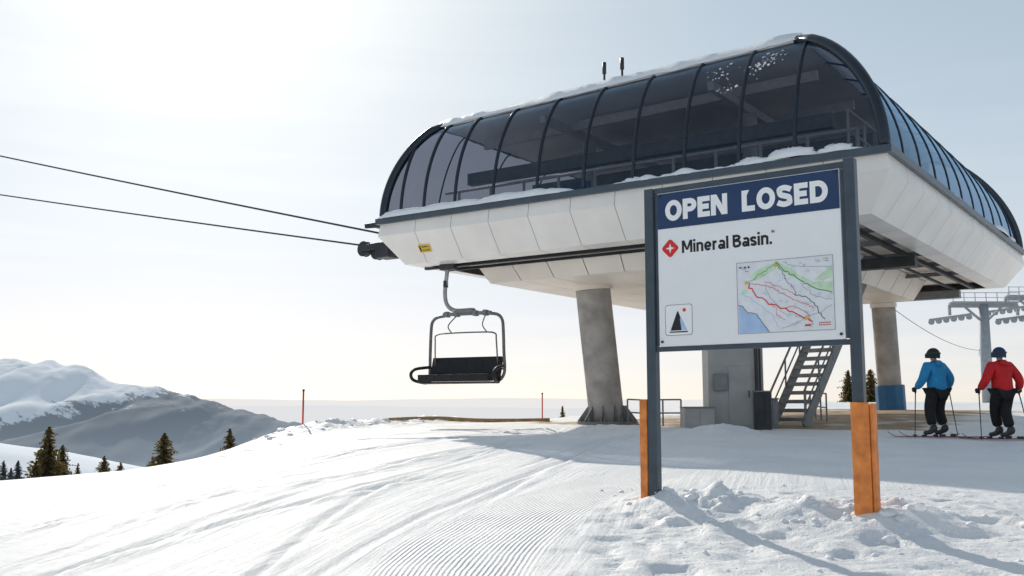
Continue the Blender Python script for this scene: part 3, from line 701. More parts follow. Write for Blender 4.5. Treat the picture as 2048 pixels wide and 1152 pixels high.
def rounded_diamond(cx,cz,R,r=.03):
    out=[]
    for k in range(4):
        an=k*math.pi/2;ccx=cx+(R-r*1.414)*math.cos(an);ccz=cz+(R-r*1.414)*math.sin(an)
        for j in range(7):
            a=an-math.pi/4+j/6*math.pi/2;out.append((ccx+r*math.cos(a),ccz+r*math.sin(a)))
    return out
lg=flat(rounded_diamond(cx,cz,.105),m_red,'logo',pn,.0278);sub(lg)
st=[]
for k in range(8):
    an=k*math.pi/4;rr=.052 if k%2==0 else .017;st.append((cx+rr*math.cos(an),cz+rr*math.sin(an)))
flat(st,m_letter,'star',lg,.0302)
ms0,ms1,mz0,mz1=.972,1.935,.745,1.45
def mp(x,y): return (ms0+(ms1-ms0)*x,mz0+(mz1-mz0)*y)
mb=MB();mb.obox(Q((ms0+ms1)/2,(mz0+mz1)/2,.0278),SD*(ms1-ms0),SN*.002,UP*(mz1-mz0));
mpo=mb.make('trail_map',m_mapbase,sg);sub(mpo)
flat([mp(*p) for p in((.01,.01),(.01,.40),(.05,.38),(.10,.30),(.17,.27),(.22,.25),(.26,.15),(.30,.08),(.33,.01))],m_lake,'map_area',mpo,.0290,.001)
for poly in (((.14,.78),(.2,.87),(.32,.93),(.42,.97),(.42,.88),(.3,.79),(.2,.73)),((.42,.99),(.52,.91),(.60,.84),(.66,.76),(.8,.66),(.99,.64),(.99,.48),(.85,.55),(.72,.64),(.56,.76),(.44,.88)),((.04,.60),(.1,.62),(.13,.57),(.06,.54)),((.80,.68),(.99,.86),(.99,.70),(.9,.67))):
    MB().prism([mp(*p) for p in poly],Q(0,0,.0290),SD,UP,SN*.001).make('map_area',m_green,mpo)
mb=MB();rr=random.Random(3)
for i in range(70):
    x,y=rr.uniform(.05,.95),rr.uniform(.05,.95)
    if x<.34 and y<.45: continue
    w,h=rr.uniform(.02,.07),rr.uniform(.01,.05);mb.prism([mp(min(.99,x+dx*w),min(.99,y+dy*h)) for dx,dy in((0,0),(.6,-.3),(1,.5),(.4,.9),(.1,.6))],Q(0,0,.0302),SD,UP,SN*(.0004+.000006*i))
mr=mb.make('map_relief',m_lgrey,mpo);mr['kind']='stuff'
def line(pts,w,o=.0312,closed=False):
    mb=MB();P=[mp(*p) for p in pts]
    strip(mb,P,w,closed,lambda u,v:(u,v),o);return mb
def wig(pts,n=6,amp=.012,sd=1):
    r_=random.Random(sd);o=[]
    for a,b in zip(pts[:-1],pts[1:]):
        for k in range(n):
            t=k/n;o.append((a[0]+(b[0]-a[0])*t+r_.uniform(-amp,amp),a[1]+(b[1]-a[1])*t+r_.uniform(-amp,amp)))
    o.append(pts[-1]);return o
for i,(pts,n,am,w,mt) in enumerate((
 ([(.12,.68),(.2,.52),(.35,.4),(.48,.33),(.62,.22),(.78,.12)],5,.014,.011,m_red),
 ([(.13,.7),(.3,.66),(.42,.58),(.5,.5),(.62,.42),(.72,.35),(.8,.3)],5,.012,.005,m_red),
 ([(.30,.72),(.38,.66),(.5,.58),(.62,.5)],5,.014,.004,m_ored),
 ([(.35,.4),(.4,.34),(.42,.24),(.5,.16)],4,.012,.004,m_red),
 ([(.5,.32),(.58,.34),(.66,.30),(.74,.22),(.76,.14)],4,.012,.005,m_ored),
 ([(.42,.98),(.52,.84),(.66,.7),(.8,.58),(.98,.5)],5,.012,.008,m_dgreen),
 ([(.12,.7),(.22,.8),(.32,.86),(.42,.95)],5,.012,.005,m_dgreen),
 ([(.44,.93),(.5,.8),(.52,.7),(.6,.6),(.62,.5)],5,.012,.004,m_ink),
 ([(.6,.5),(.72,.46),(.8,.36),(.86,.22),(.9,.14)],5,.01,.006,m_ink),
 ([(.66,.7),(.7,.6),(.78,.5),(.9,.42),(.98,.4)],5,.012,.003,m_steel2),
 ([(.3,.66),(.34,.5),(.4,.42),(.46,.3),(.55,.2)],5,.012,.003,m_steel2),
 ([(.5,.96),(.6,.9),(.75,.86),(.98,.84)],5,.012,.003,m_steel2),
 ([(.04,.55),(.14,.5),(.2,.42),(.3,.34),(.38,.2),(.44,.06)],4,.012,.004,m_lake),
 ([(.45,.06),(.6,.1),(.72,.2),(.86,.24),(.98,.34)],4,.012,.003,m_steel2),
 ([(.01,.40),(.06,.38),(.11,.29),(.20,.26),(.26,.15),(.33,.01)],3,.008,.005,m_blue))):
    line(wig(pts,n,am,i+2),w,.0312+i*.0001).make('map_trail',mt,mpo)
line([(.0,.0),(1,.0),(1,1),(0,1)],.004,.033,True).make('map_border',m_steel2,mpo)
for (x,y) in ((.1,.71),(.42,.93),(.72,.17)): c_=mp(x,y);MB().prism([(c_[0]+.018*math.cos(k*math.pi/5),c_[1]+.018*math.sin(k*math.pi/5)) for k in range(10)],Q(0,0,.0335),SD,UP,SN*.001).make('map_marker',m_yellow,mpo)
mb=MB()
for (x,y,w,h) in ((.03,.93,.03,.02),(.08,.93,.02,.03),(.1,.87,.04,.008),(.12,.93,.02,.03),(.92,.96,.06,.006),(.93,.93,.04,.008)): c_=mp(x,y);mb.obox(Q(c_[0]+.01,c_[1],.0325),SD*w*.8,SN*.001,UP*h*.6)
mb.make('map_lettering',m_ink,mpo)
mb=MB()
c_=mp(.73,.075);mb.obox(Q(c_[0],c_[1],.0325),SD*.055,SN*.001,UP*.018)
for y in(.1,.07):
    for k in range(6): c_=mp(.85+.02*k,y);mb.obox(Q(c_[0],c_[1],.0325),SD*.013,SN*.001,UP*.010)
mb.make('map_lettering',m_ored,mpo)
def rrect(a,b,c,d,r,n=4):
    P=[]
    for (cx_,cy_,st_) in((c-r,d-r,0),(a+r,d-r,1),(a+r,b+r,2),(c-r,b+r,3)):
        for k in range(n+1):
            an=(st_+k/n)*math.pi/2;P.append((cx_+r*math.cos(an),cy_+r*math.sin(an)))
    return P
ic=flat(rrect(.165,.76,.475,1.08,.03),m_steel2,'pictogram',pn,.0274,.001);sub(ic)
flat(rrect(.171,.766,.469,1.074,.026),m_letter,'pictogram_field',ic,.0286,.001)
flat([(.225,.812),(.395,.812),(.315,1.01),(.305,1.01)],m_ink,'pictogram_mark',ic,.0298,.001)
flat([(.352,.812),(.415,.812),(.345,.95),(.335,.93)],m_lake,'pictogram_mark',ic,.0310,.001)
flat([(.215,.79),(.42,.79),(.42,.803),(.215,.803)],m_ink,'pictogram_mark',ic,.0298,.001)
flat([(.385+.02*math.cos(k*math.pi/5),1.02+.02*math.sin(k*math.pi/5)) for k in range(10)],m_ored,'pictogram_mark',ic,.0298,.001)
mb=MB();mb.obox(Q(-.098,-.48,.02),SD*.085,SN*.09,UP*1.18);mb.make('post_guard',m_orange,sg,bevel=.012,label='scuffed orange stake fixed beside the post')
mb=MB();mb.obox(Q(SW+.022,-.515,.075),SD*.165,SN*.035,UP*1.17);mb.obox(Q(SW+.122,-.515,.01),SD*.03,SN*.13,UP*1.15);mb.obox(Q(SW+.03,-.515,-.075),SD*.15,SN*.03,UP*1.13);mb.make('post_guard',m_orange,sg,bevel=.01,label='scuffed orange sleeve around the post')

# ------------------------------------------------------------ equipment under station
x,y=5.95,27.2;z=g1(x,y)
cb_=empty('utility_housing',(x,y,z),'tall grey steel equipment housing with door under the terminal','utility cabinet')
mb=MB();mb.box((x,y,z+1.6),1.45,1.1,3.5,-.05);bd=mb.make('body',m_cab,cb_,bevel=.02)
mb=MB();mb.box((x+.08,y-.565,z+.85),.62,.03,1.55,-.05);d_=mb.make('door',m_cab,cb_,bevel=.01);sub(d_)
mb=MB();mb.tube([(x+.3,y-.62,z+.8),(x+.3,y-.62,z+.98)],.015,6);mb.make('handle',m_dark,d_)
for dx,r in((.5,.04),(.6,.025)): MB().tube([(x+dx,y-.62,z),(x+dx,y-.62,z+2.8)],r,8).make('conduit',m_dark,cb_)
MB().box((x-.45,y-.6,z+1.2),.34,.1,.45,-.05).make('junction_box',m_steel2,cb_,bevel=.01)
def crate(x,y,w,d,h,mat,name,label,cat,yaw=0):
    z=g1(x,y);e=empty(name,(x,y,z),label,cat)
    mb=MB();mb.box((x,y,z+h/2-.04),w,d,h+.08,yaw);mb.make('body',mat,e,bevel=.015)
    mb=MB();mb.box((x,y,z+h+.02),w+.05,d+.05,.04,yaw);mb.make('lid',m_steel2,e,bevel=.01)
    a=Vector((math.cos(yaw),math.sin(yaw),0));f=Vector((math.sin(yaw),-math.cos(yaw),0))
    for s in(-.22,.22): MB().obox(V3((x,y,z+h*.5))+a*w*s+f*(d/2+.008),a*w*.38,f*.015,Vector((0,0,h*.75))).make('door',mat,e,bevel=.006)
crate(4.88,26.6,.78,.6,.52,m_cab,'electrical_box','low grey metal electrical box with double doors on dirt','electrical box')
crate(6.42,25.9,.36,.4,.95,m_dark,'control_box','narrow dark grey control box beside the housing','control box')
crate(6.85,26.8,.32,.4,.75,m_steel2,'control_box','small grey control box at the foot of the stairs','control box')
sx,sy=7.45,27.3;szz=g1(sx,sy);B=Vector((sx,sy,szz));ns=19;rise=(4.15-szz)/ns;run=.20
str_=empty('metal_staircase',B,'grey open-tread steel staircase rising from dirt to the terminal','staircase')
D=Vector((.74,.673,0));Wd=Vector((.673,-.74,0))
T=B+D*run*ns+Vector((0,0,rise*ns))
for i in range(ns): MB().obox(B+D*run*(i+.5)+Vector((0,0,rise*(i+1)-.05)),D*.27,Wd*.94,Vector((0,0,.10))).make('tread',m_steel,str_)
for s in(-1,1):
    MB().beam(B+Wd*.50*s,T+Wd*.50*s,.05,.30).make('stringer',m_steel2,str_)
    mb=MB();h=Vector((0,0,.95));h2=Vector((0,0,.5));o=Wd*.52*s
    mb.tube([B+o+h,T+o+h],.03,8);mb.tube([B+o+h2,T+o+h2],.022,8)
    for k in range(6): p=lerp(B,T,k/5)+o;mb.tube([p,p+h],.025,8)
    mb.make('handrail',m_steel2,str_)
def guard(x0,y0,x1,y1,n,label,h=.75,name='guard_rail',mat=m_steel2,r=.025):
    p=[Vector((x0+(x1-x0)*i/n,y0+(y1-y0)*i/n,0)) for i in range(n+1)]
    for q in p:q.z=g1(q.x,q.y)
    e=empty(name,p[0],label,'railing')
    for q in p: mb=MB();mb.tube([q-Vector((0,0,.1)),q+Vector((0,0,h))],r,8);mb.make('post',mat,e)
    for hh in(h,h*.5):
        mb=MB();mb.tube([q+Vector((0,0,hh)) for q in p],r*.9,8);mb.make('rail',mat,e)
guard(3.35,29.3,4.75,28.4,3,'grey steel guard rail beside the leaning column')
guard(8.9,28.6,9.6,33,4,'dark steel guard rail under the terminal',.8)
pts=[(-3.6,28.9),(-3.0,30.0),(-2.2,30.9),(-1.2,31.6),(0,32.1),(1.2,32.3)]
sp=smoothpath([(px,py,g1(px,py)) for px,py in pts],4)
mb=MB()
for a,b in zip(sp[:-1],sp[1:]): mb.beam(V3(a)+Vector((0,0,.03)),V3(b)+Vector((0,0,.03)),.09,.15)
o=mb.make('timber_edging',m_wood,None,loc=sp[0]);tag(o,'low curved tan timber edging board in the snow','edging board')
for (x,y,zt) in ((-5.27,25.5,.47),(1.08,36.,.56)):
    z=g1(x,y);e=empty('marker_pole',(x,y,z),'thin red marker pole standing upright in snow','marker pole','red marker poles')
    mb=MB();mb.tube([(x,y,z-.1),(x,y,zt)],.023,8);mb.make('pole',m_ored,e,smooth=True)
    mb=MB();mb.tube([(x,y,zt),(x,y,zt+.05)],.03,8);mb.make('cap',m_ink,e)

# ------------------------------------------------------------ background towers
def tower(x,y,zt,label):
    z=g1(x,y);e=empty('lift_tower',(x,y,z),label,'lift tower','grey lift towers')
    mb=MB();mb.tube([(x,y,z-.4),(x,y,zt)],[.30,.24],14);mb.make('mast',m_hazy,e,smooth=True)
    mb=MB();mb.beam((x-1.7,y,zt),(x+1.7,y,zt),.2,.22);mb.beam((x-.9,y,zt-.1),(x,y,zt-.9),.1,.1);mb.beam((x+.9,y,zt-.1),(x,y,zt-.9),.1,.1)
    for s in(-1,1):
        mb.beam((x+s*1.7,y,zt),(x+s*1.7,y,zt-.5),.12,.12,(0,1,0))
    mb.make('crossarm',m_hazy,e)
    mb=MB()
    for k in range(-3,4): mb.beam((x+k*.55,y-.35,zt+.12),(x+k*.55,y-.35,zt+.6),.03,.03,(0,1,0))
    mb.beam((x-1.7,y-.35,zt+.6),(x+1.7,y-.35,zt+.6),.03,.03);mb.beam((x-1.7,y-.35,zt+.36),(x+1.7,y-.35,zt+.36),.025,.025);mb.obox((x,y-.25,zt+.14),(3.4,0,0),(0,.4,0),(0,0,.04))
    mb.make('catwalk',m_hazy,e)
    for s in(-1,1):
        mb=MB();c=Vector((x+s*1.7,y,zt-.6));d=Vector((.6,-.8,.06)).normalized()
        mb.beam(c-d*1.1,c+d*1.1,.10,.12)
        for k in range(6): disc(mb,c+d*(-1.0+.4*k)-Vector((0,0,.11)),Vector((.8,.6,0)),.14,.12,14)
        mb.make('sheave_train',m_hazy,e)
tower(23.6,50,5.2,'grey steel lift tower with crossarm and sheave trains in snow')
tower(28.9,55,6.1,'taller grey steel lift tower with crossarm and catwalk')
x,y=26.2,56;z=g1(x,y);e=empty('radio_mast',(x,y,z),'slim lattice mast standing on distant snow','mast')
mb=MB()
for s,t in((-.1,-.1),(.1,-.1),(0,.1)): mb.tube([(x+s,y+t,z-.2),(x+s,y+t,3.4)],.025,5)
for k in range(12): zz=z+k*.3;mb.tube([(x-.1,y-.1,zz),(x+.1,y-.1,zz+.3)],.015,4);mb.tube([(x+.1,y-.1,zz),(x,y+.1,zz+.3)],.015,4)
mb.make('lattice',m_hazy,e)
mb=MB();mb.box((x,y,3.2),.35,.2,.4);mb.make('antenna',m_white,e,bevel=.02)
rope((13.4,35,3.5),(26.2,56,3.3),.35,'guy_cable','thin dark cable running from terminal to mast',.012,cat='cable')

# ------------------------------------------------------------ trees
def tree(x,y,ztop,wid,seed,mat=m_leaf,base=None,label='dark green conifer standing on the snowy slope'):
    r_=random.Random(seed);z=float(G(np.array([x]),np.array([y]))[0]) if base is None else base
    H=max(2.,ztop-z);e=empty('pine_tree',(x,y,z),label,'tree','conifers along the slope')
    mb=MB();mb.tube([(x+r_.uniform(-.01,.01)*H,y,z-.3+(H+.2)*t/6) for t in range(7)],[.028*H*(1-t/6.3)+.01 for t in range(7)],7)
    for k in range(10):
        t=.15+.07*k;an=r_.uniform(0,6.28);l=wid*.4*(1-t);p=Vector((x,y,z+H*t));mb.tube([p,p+Vector((math.cos(an)*l,math.sin(an)*l,-.05*H*(1-t)))],[.008*H,.003*H],4)
    mb.make('trunk',m_trunk,e)
    mb=MB();n=int(26+H*1.2)
    for i in range(n):
        t=.10+.90*(i/(n-1));R=wid*.5*(1-t)**.6*r_.uniform(.5,1.2)+.02*wid
        nb_=max(4,int(8*(1-t)+5))
        for k in range(nb_):
            if r_.random()<.2: continue
            an=k/nb_*6.283+r_.uniform(-.4,.4)+i;rr=R*r_.uniform(.55,1.2);m_=5
            for q in range(m_):
                f=(q+.5)/m_;c=Vector((x+math.cos(an)*rr*f,y+math.sin(an)*rr*f,z+H*t-.16*rr*f*f+r_.uniform(-.015,.015)*H))
                sz_=(.085*wid*(1.15-.5*f))*(.5+.75*(1-t))
                for _ in range(2):
                    a_=Vector((r_.gauss(0,1),r_.gauss(0,1),r_.gauss(0,.45))).normalized()*sz_;b_=Vector((r_.gauss(0,.6),r_.gauss(0,.6),-abs(r_.gauss(.6,.4)))).normalized()*sz_*.65
                    mb.quad(c-a_*.6,c+b_,c+a_,c-b_*.7)
    mb.make('crown',mat,e)
for i,(ra,Y,rt,w) in enumerate(((-.4565,85,-.0178,4.4),(-.4425,88,-.0355,3.2),(-.4680,80,-.0500,2.4),(-.4265,90,-.0525,1.6),(-.4010,84,-.0455,2.5),(-.3845,80,-.0515,1.8),(-.3425,72,-.0235,3.4),(-.2785,62,-.0195,2.4),(-.3535,75,-.046,1.7))):
    tree(ra*Y,Y,rt*Y,w,i+3)
for i,(ra,Y,rt,w) in enumerate(((-.508,130,-.043,3.4),(-.4995,135,-.05,3.),(-.4855,128,-.050,3.2),(-.492,132,-.057,2.6))):
    tree(ra*Y,Y,rt*Y,w,i+33,m_leaf2,label='blue-green conifer further down the slope, haze painted into its colour')
tree(.0500*60,60,.0035*60,1.3,71,label='small conifer beyond the snowy crest')
tree(.3340*62,62,.0315*62,1.8,72,label='conifer behind the terminal on level snow');tree(.3560*60,60,.0385*60,1.9,73,label='tall conifer behind the terminal on level snow')

# ------------------------------------------------------------ people
def skin(name,vs,es,rs,mat,parent,sub_=2,root=0):
    me=bpy.data.meshes.new(name);me.from_pydata([tuple(v) for v in vs],es,[]);ob=bpy.data.objects.new(name,me);COL.objects.link(ob)
    md=ob.modifiers.new('s','SKIN');md.use_smooth_shade=True
    if not me.skin_vertices: 
        bpy.context.view_layer.objects.active=ob;bpy.ops.mesh.customdata_skin_add()
    d=me.skin_vertices[0].data
    for i,r in enumerate(rs):
        d[i].radius=r if isinstance(r,tuple) else (r,r);d[i].use_root=(i==root)
    sb=ob.modifiers.new('d','SUBSURF');sb.levels=sub_;sb.render_levels=sub_
    bpy.context.view_layer.update();dg=bpy.context.evaluated_depsgraph_get()
    m2=bpy.data.meshes.new_from_object(ob.evaluated_get(dg));bpy.data.objects.remove(ob)
    m2.materials.clear();m2.materials.append(mat);m2.name=name;m2.polygons.foreach_set('use_smooth',[True]*len(m2.polygons))
    o=bpy.data.objects.new(name,m2);COL.objects.link(o);o.parent=parent;return o
def person(x,y,yaw,skidir,jm,hm,label,pose,h=1.0):
    z=g1(x,y)+.05
    e=empty('person',(x,y,z),label,'person')
    F=Vector((-math.sin(yaw),math.cos(yaw),0));R=Vector((math.cos(yaw),math.sin(yaw),0))
    def P(r,f,zz): return (R*r+F*f)*h+Vector((0,0,zz*h))
    sk=Vector((skidir[0],skidir[1],0)).normalized();sn=Vector((-sk.y,sk.x,0))
    feet=[sn*.17*(-1)+sk*pose['lf'],sn*.17+sk*pose['rf']]
    feet=sorted(feet,key=lambda v:v.dot(R))
    LF,RF=feet
    ank=[f+Vector((0,0,.12)) for f in(LF,RF)]
    hip=[P(-.11,0,.92),P(.11,0,.92)]
    kn=[lerp(a,b,.5)+F*.07+sk*.03 for a,b in zip(ank,hip)]
    lean=pose['lean']
    ch_=P(0,lean*.5,1.30);nk=P(0,lean*.8,1.47);hd_=P(0,lean+.02,1.62)
    sh=[P(-.20,lean*.7,1.41),P(.20,lean*.7,1.41)];el=[P(*pose['le']),P(*pose['re'])];ha=[P(*pose['lh']),P(*pose['rh'])]
    wr=[lerp(a,b,.90) for a,b in zip(el,ha)]
    vs=[P(0,0,.96),P(0,lean*.2,1.12),ch_,nk,P(0,lean,1.55),hd_,P(0,lean,1.70),P(0,lean+.11,1.61)]
    es=[(0,1),(1,2),(2,3),(3,4),(4,5),(5,6),(5,7)];rs=[(.14,.11),(.12,.1),(.15,.11),.055,.055,.088,.06,.018]
    for i in(0,1):
        b=len(vs);vs+=[sh[i],el[i],wr[i],ha[i]];es+=[(2,b),(b,b+1),(b+1,b+2),(b+2,b+3)];rs+=[.06,.042,.03,.03]
        b=len(vs);vs+=[hip[i],kn[i],ank[i],ank[i]+sk*.14-Vector((0,0,.06))];es+=[(0,b),(b,b+1),(b+1,b+2),(b+2,b+3)];rs+=[.085,.058,.04,.03]
    skin('body',vs,es,rs,m_skin,e)
    vs=[P(0,-.01,.85),P(0,lean*.2,1.02),P(0,lean*.35,1.18),P(0,lean*.55,1.33),P(0,lean*.7,1.45),P(0,lean*.85,1.525)]
    es=[(i,i+1) for i in range(5)];rs=[(.235,.19),(.225,.175),(.215,.165),(.23,.17),(.155,.14),(.1,.1)]
    for i in(0,1):
        b=len(vs);mid1=lerp(V3(sh[i]),V3(el[i]),.5);mid2=lerp(V3(el[i]),V3(wr[i]),.5)
        vs+=[V3(sh[i]),mid1,V3(el[i]),mid2,V3(wr[i])];es+=[(3,b)]+[(b+k,b+k+1) for k in range(4)];rs+=[.122,.104,.092,.084,.066]
    skin('jacket',vs,es,rs,jm,e)
    skin('hood',[P(-.09,lean*.7-.09,1.47),P(0,lean*.7-.14,1.45),P(.09,lean*.7-.09,1.47)],[(0,1),(1,2)],[.06,.085,.06],jm,e,1)
    vs=[P(0,0,.93)];es=[];rs=[(.185,.155)]
    for i in(0,1):
        b=len(vs);vs+=[V3(hip[i])-Vector((0,0,.06)),lerp(V3(hip[i]),kn[i],.5),kn[i],lerp(kn[i],ank[i],.5),ank[i]+Vector((0,0,.08))];es+=[(0,b)]+[(b+k,b+k+1) for k in range(4)];rs+=[.14,.128,.11,.105,.11]
    skin('trousers',vs,es,rs,m_pants,e)
    for i in(0,1):
        skin('boot',[ank[i]+Vector((0,0,.12))-sk*.02,ank[i]+Vector((0,0,.0))-sk*.03,ank[i]-sk*.06-Vector((0,0,.06)),ank[i]+sk*.08-Vector((0,0,.06)),ank[i]+sk*.19-Vector((0,0,.075))],[(0,1),(1,2),(1,3),(3,4)],[.07,.066,.05,.052,.04],m_boot,e,1)
    mb=MB();c=V3(e['_o'])+V3(P(0,lean+.01,1.66));K=9;n=18
    for j in range(K):
        ph=j/(K-1)*math.pi*.60
        for k in range(n):
            an=2*math.pi*k/n;front=max(0,math.cos(an-math.pi/2));zz=math.cos(ph)
            if j>=K-3: zz=max(zz,-.50+.62*front) if j<K-1 else -.62+.74*front
            mb.v.append(tuple(c+R*(.126*math.sin(ph)*math.cos(an))+F*(.146*math.sin(ph)*math.sin(an))+Vector((0,0,.135*zz))))
    for j in range(K-1):
        for k in range(n): mb.f.append((j*n+k,j*n+(k+1)%n,(j+1)*n+(k+1)%n,(j+1)*n+k))
    mb.make('helmet',hm,e,smooth=True)
    mb=MB();mb.tube([c+R*.128*math.cos(k/20*6.283)+F*.15*math.sin(k/20*6.283)+Vector((0,0,.02)) for k in range(20)],.014,6,closed=True);mb.obox(c+F*.13-Vector((0,0,.03)),R*.17,F*.05,Vector((0,0,.085)));mb.make('goggles',m_goggle,e,bevel=.015)
    for i,s in((0,-1),(1,1)):
        tip=V3(pose['lp'] if i==0 else pose['rp']);tip=R*tip.x+F*tip.y;tw=Vector((x+tip.x,y+tip.y,0));tw.z=g1(tw.x,tw.y)
        gp=V3(ha[i]);o=V3(e['_o']);ax=(gp+o-tw).normalized()
        out=(R*s-ax*(R*s).dot(ax)).normalized();fw=ax.cross(out);
        if fw.dot(F)<0: fw=-fw
        def K_(a,b,c_): return gp+out*a+fw*b+ax*c_
        vs=[V3(wr[i]),K_(.045,-.02,.01),K_(.045,.02,.0)];es=[(0,1),(1,2)];rs=[.045,.042,.038]
        for q in range(4):
            zz=.035-.024*q;ln=(1,1.08,1.,.82)[q];b=len(vs)
            vs+=[K_(.04,.04*ln,zz),K_(.008,.052*ln,zz),K_(-.03,.035*ln,zz),K_(-.032,.005,zz)];es+=[(2,b),(b,b+1),(b+1,b+2),(b+2,b+3)];rs+=[.0125,.012,.0115,.0105]
        b=len(vs);vs+=[K_(.03,-.035,.035),K_(0,-.045,.045),K_(-.03,-.025,.045)];es+=[(1,b),(b,b+1),(b+1,b+2)];rs+=[.016,.0145,.012]
        skin('glove',vs,es,rs,m_glove,e,1)
        top=gp+o+ax*.08
        pe=empty('ski_pole',tw,'thin dark ski pole planted in snow, held by skier','ski pole','ski poles')
        mb=MB();mb.tube([tw-ax*.03,top-ax*.12],[.008,.012],8);mb.make('shaft',m_dark,pe,smooth=True)
        mb=MB();mb.tube([top-ax*.16,top-ax*.02,top],[.017,.018,.022],8);mb.make('grip',m_glove,pe,smooth=True)
        mb=MB();mb.tube([tw+ax*.05,tw+ax*.065],[.05,.035],12);mb.make('basket',m_black,pe)
    for f in(LF,RF):
        c=Vector((x,y,0))+f;L=1.68;c.z=z-.035
        se=empty('ski',c,'red and black alpine ski lying on snow under boot','ski','skis')
        mb=MB();nseg=22
        for i,t in enumerate(np.linspace(-L*.48,L*.52,nseg)):
            t=float(t);u=(t+L*.48)/L;w=.048+.014*abs(2*u-1)**2
            if u>.93:w*=math.sqrt(max(.05,1-((u-.93)/.075)**2))
            lift=.0 if u<.88 else (u-.88)**2*7; lift+=0 if u>.05 else (.05-u)**2*5
            for dz in(0,.014):
                for s in(-1,1): mb.v.append(tuple(c+sk*t+sn*w*s+Vector((0,0,lift+dz))))
        for i in range(nseg-1):
            a=i*4;b=a+4;mb.f+=[(a,a+1,b+1,b),(a+2,b+2,b+3,a+3),(a,b,b+2,a+2),(a+1,a+3,b+3,b+1)]
        mb.f+=[(0,2,3,1),((nseg-1)*4,(nseg-1)*4+1,(nseg-1)*4+3,(nseg-1)*4+2)]
        mb.make('board',m_ski,se)
        MB().obox(c+sk*.17+Vector((0,0,.03)),sk*.1,sn*.07,Vector((0,0,.035))).make('binding',m_dark,se,bevel=.008)
        MB().obox(c-sk*.17+Vector((0,0,.035)),sk*.12,sn*.07,Vector((0,0,.05))).make('binding',m_dark,se,bevel=.008)
person(8.77,20.8,.35,(-.93,.36),m_jblue,m_helm1,'skier in blue jacket, black trousers and dark helmet, seen from behind',
   dict(lf=-.10,rf=.12,lean=.05,le=(-.36,.0,1.13),re=(.37,.0,1.16),lh=(-.38,.20,.93),rh=(.45,.16,.97),lp=(-.54,.1,0),rp=(.53,.05,0)))
person(9.78,20.1,.1,(-.93,.36),m_jred,m_helm2,'skier in red jacket, black trousers and blue helmet, seen from behind',
   dict(lf=.10,rf=-.08,lean=.04,le=(-.36,-.02,1.12),re=(.37,-.02,1.12),lh=(-.42,.14,.92),rh=(.43,.16,.92),lp=(-.50,.0,0),rp=(.54,.0,0)))

# ------------------------------------------------------------ world, sun, camera
EL,AZ=30,-18
e_,a_=math.radians(EL),math.radians(AZ);dv=Vector((math.sin(a_)*math.cos(e_),math.cos(a_)*math.cos(e_),math.sin(e_)))
w=bpy.data.worlds.new('World');scene.world=w;w.use_nodes=True;nt=w.node_tree;N=nt.nodes;L=nt.links
bg=N['Background'];sky=N.new('ShaderNodeTexSky');sky.sky_type='NISHITA';sky.sun_disc=False;sky.sun_elevation=math.radians(EL);sky.sun_rotation=math.radians(AZ)
sky.altitude=2800;sky.air_density=1.;sky.dust_density=2.5;sky.ozone_density=1.
gm=N.new('ShaderNodeGamma');gm.inputs['Gamma'].default_value=.50;L.new(sky.outputs[0],gm.inputs['Color'])
hs=N.new('ShaderNodeHueSaturation');hs.inputs['Saturation'].default_value=.78;L.new(gm.outputs[0],hs.inputs['Color'])
tc=N.new('ShaderNodeTexCoord');sx_=N.new('ShaderNodeSeparateXYZ');L.new(tc.outputs['Generated'],sx_.inputs[0])
rp=N.new('ShaderNodeValToRGB');L.new(sx_.outputs['Z'],rp.inputs['Fac']);cr=rp.color_ramp
cr.elements[0].position=0.;cr.elements[0].color=(.92,.86,.85,1);cr.elements[1].position=.42;cr.elements[1].color=(.92,.98,.95,1)
el=cr.elements.new(.07);el.color=(.98,.91,.885,1);el=cr.elements.new(.20);el.color=(.98,.98,.94,1)
mxx=N.new('ShaderNodeMix');mxx.data_type='RGBA';mxx.blend_type='MULTIPLY';mxx.inputs[0].default_value=1.;L.new(hs.outputs[0],mxx.inputs[6]);L.new(rp.outputs[0],mxx.inputs[7])
mp_=N.new('ShaderNodeMapping');mp_.inputs['Scale'].default_value=(1.0,1.0,16);mp_.inputs['Location'].default_value=(.3,.1,.4);L.new(tc.outputs['Generated'],mp_.inputs[0])
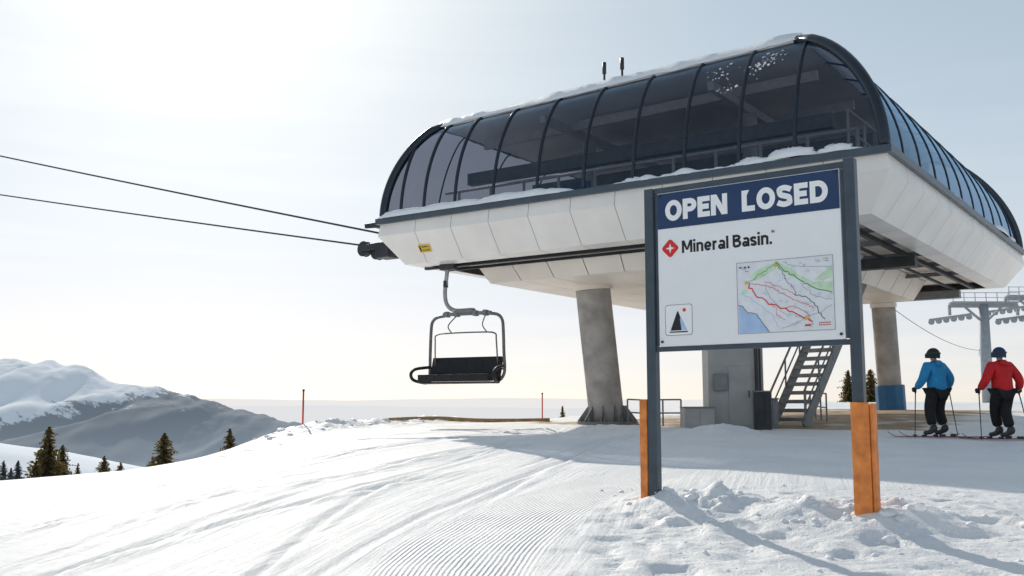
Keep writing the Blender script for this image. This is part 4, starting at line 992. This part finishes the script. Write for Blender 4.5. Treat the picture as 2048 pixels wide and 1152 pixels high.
cn=N.new('ShaderNodeTexNoise');cn.inputs['Scale'].default_value=2.4;cn.inputs['Detail'].default_value=8;L.new(mp_.outputs[0],cn.inputs['Vector'])
cr2=N.new('ShaderNodeValToRGB');cr2.color_ramp.elements[0].position=.48;cr2.color_ramp.elements[0].color=(1,1,1,1);cr2.color_ramp.elements[1].position=.75;cr2.color_ramp.elements[1].color=(1.06,1.055,1.045,1);L.new(cn.outputs['Fac'],cr2.inputs['Fac'])
mx2=N.new('ShaderNodeMix');mx2.data_type='RGBA';mx2.blend_type='MULTIPLY';mx2.inputs[0].default_value=1.;L.new(mxx.outputs[2],mx2.inputs[6]);L.new(cr2.outputs[0],mx2.inputs[7])
vm=N.new('ShaderNodeVectorMath');vm.operation='DOT_PRODUCT';L.new(tc.outputs['Generated'],vm.inputs[0]);vm.inputs[1].default_value=dv
mxm=N.new('ShaderNodeMath');mxm.operation='MAXIMUM';mxm.inputs[1].default_value=0;L.new(vm.outputs['Value'],mxm.inputs[0])
pw=N.new('ShaderNodeMath');pw.operation='POWER';pw.inputs[1].default_value=26.;L.new(mxm.outputs[0],pw.inputs[0])
au=N.new('ShaderNodeMix');au.data_type='RGBA';au.blend_type='ADD';L.new(pw.outputs[0],au.inputs[0]);L.new(mx2.outputs[2],au.inputs[6]);au.inputs[7].default_value=(1.3,1.15,.88,1)
L.new(au.outputs[2],bg.inputs['Color']);bg.inputs['Strength'].default_value=.315
sd=bpy.data.lights.new('sun','SUN');sd.energy=3.1;sd.angle=math.radians(.5);sd.color=(1,.92,.81);so=bpy.data.objects.new('sun',sd);COL.objects.link(so)
so.rotation_euler=dv.to_track_quat('Z','Y').to_euler()
cd=bpy.data.cameras.new('camera');cam=bpy.data.objects.new('camera',cd);COL.objects.link(cam);cd.sensor_width=36;cd.lens=36*2007/2048;cd.clip_end=200000;cd.clip_start=.05
cam.location=(0,0,0);cam.rotation_euler=(math.radians(90+6.93),0,0);scene.camera=cam
scene.view_settings.view_transform='Standard';scene.view_settings.look='None';scene.view_settings.exposure=0
for o in bpy.data.objects:
    if '_o' in o: del o['_o']
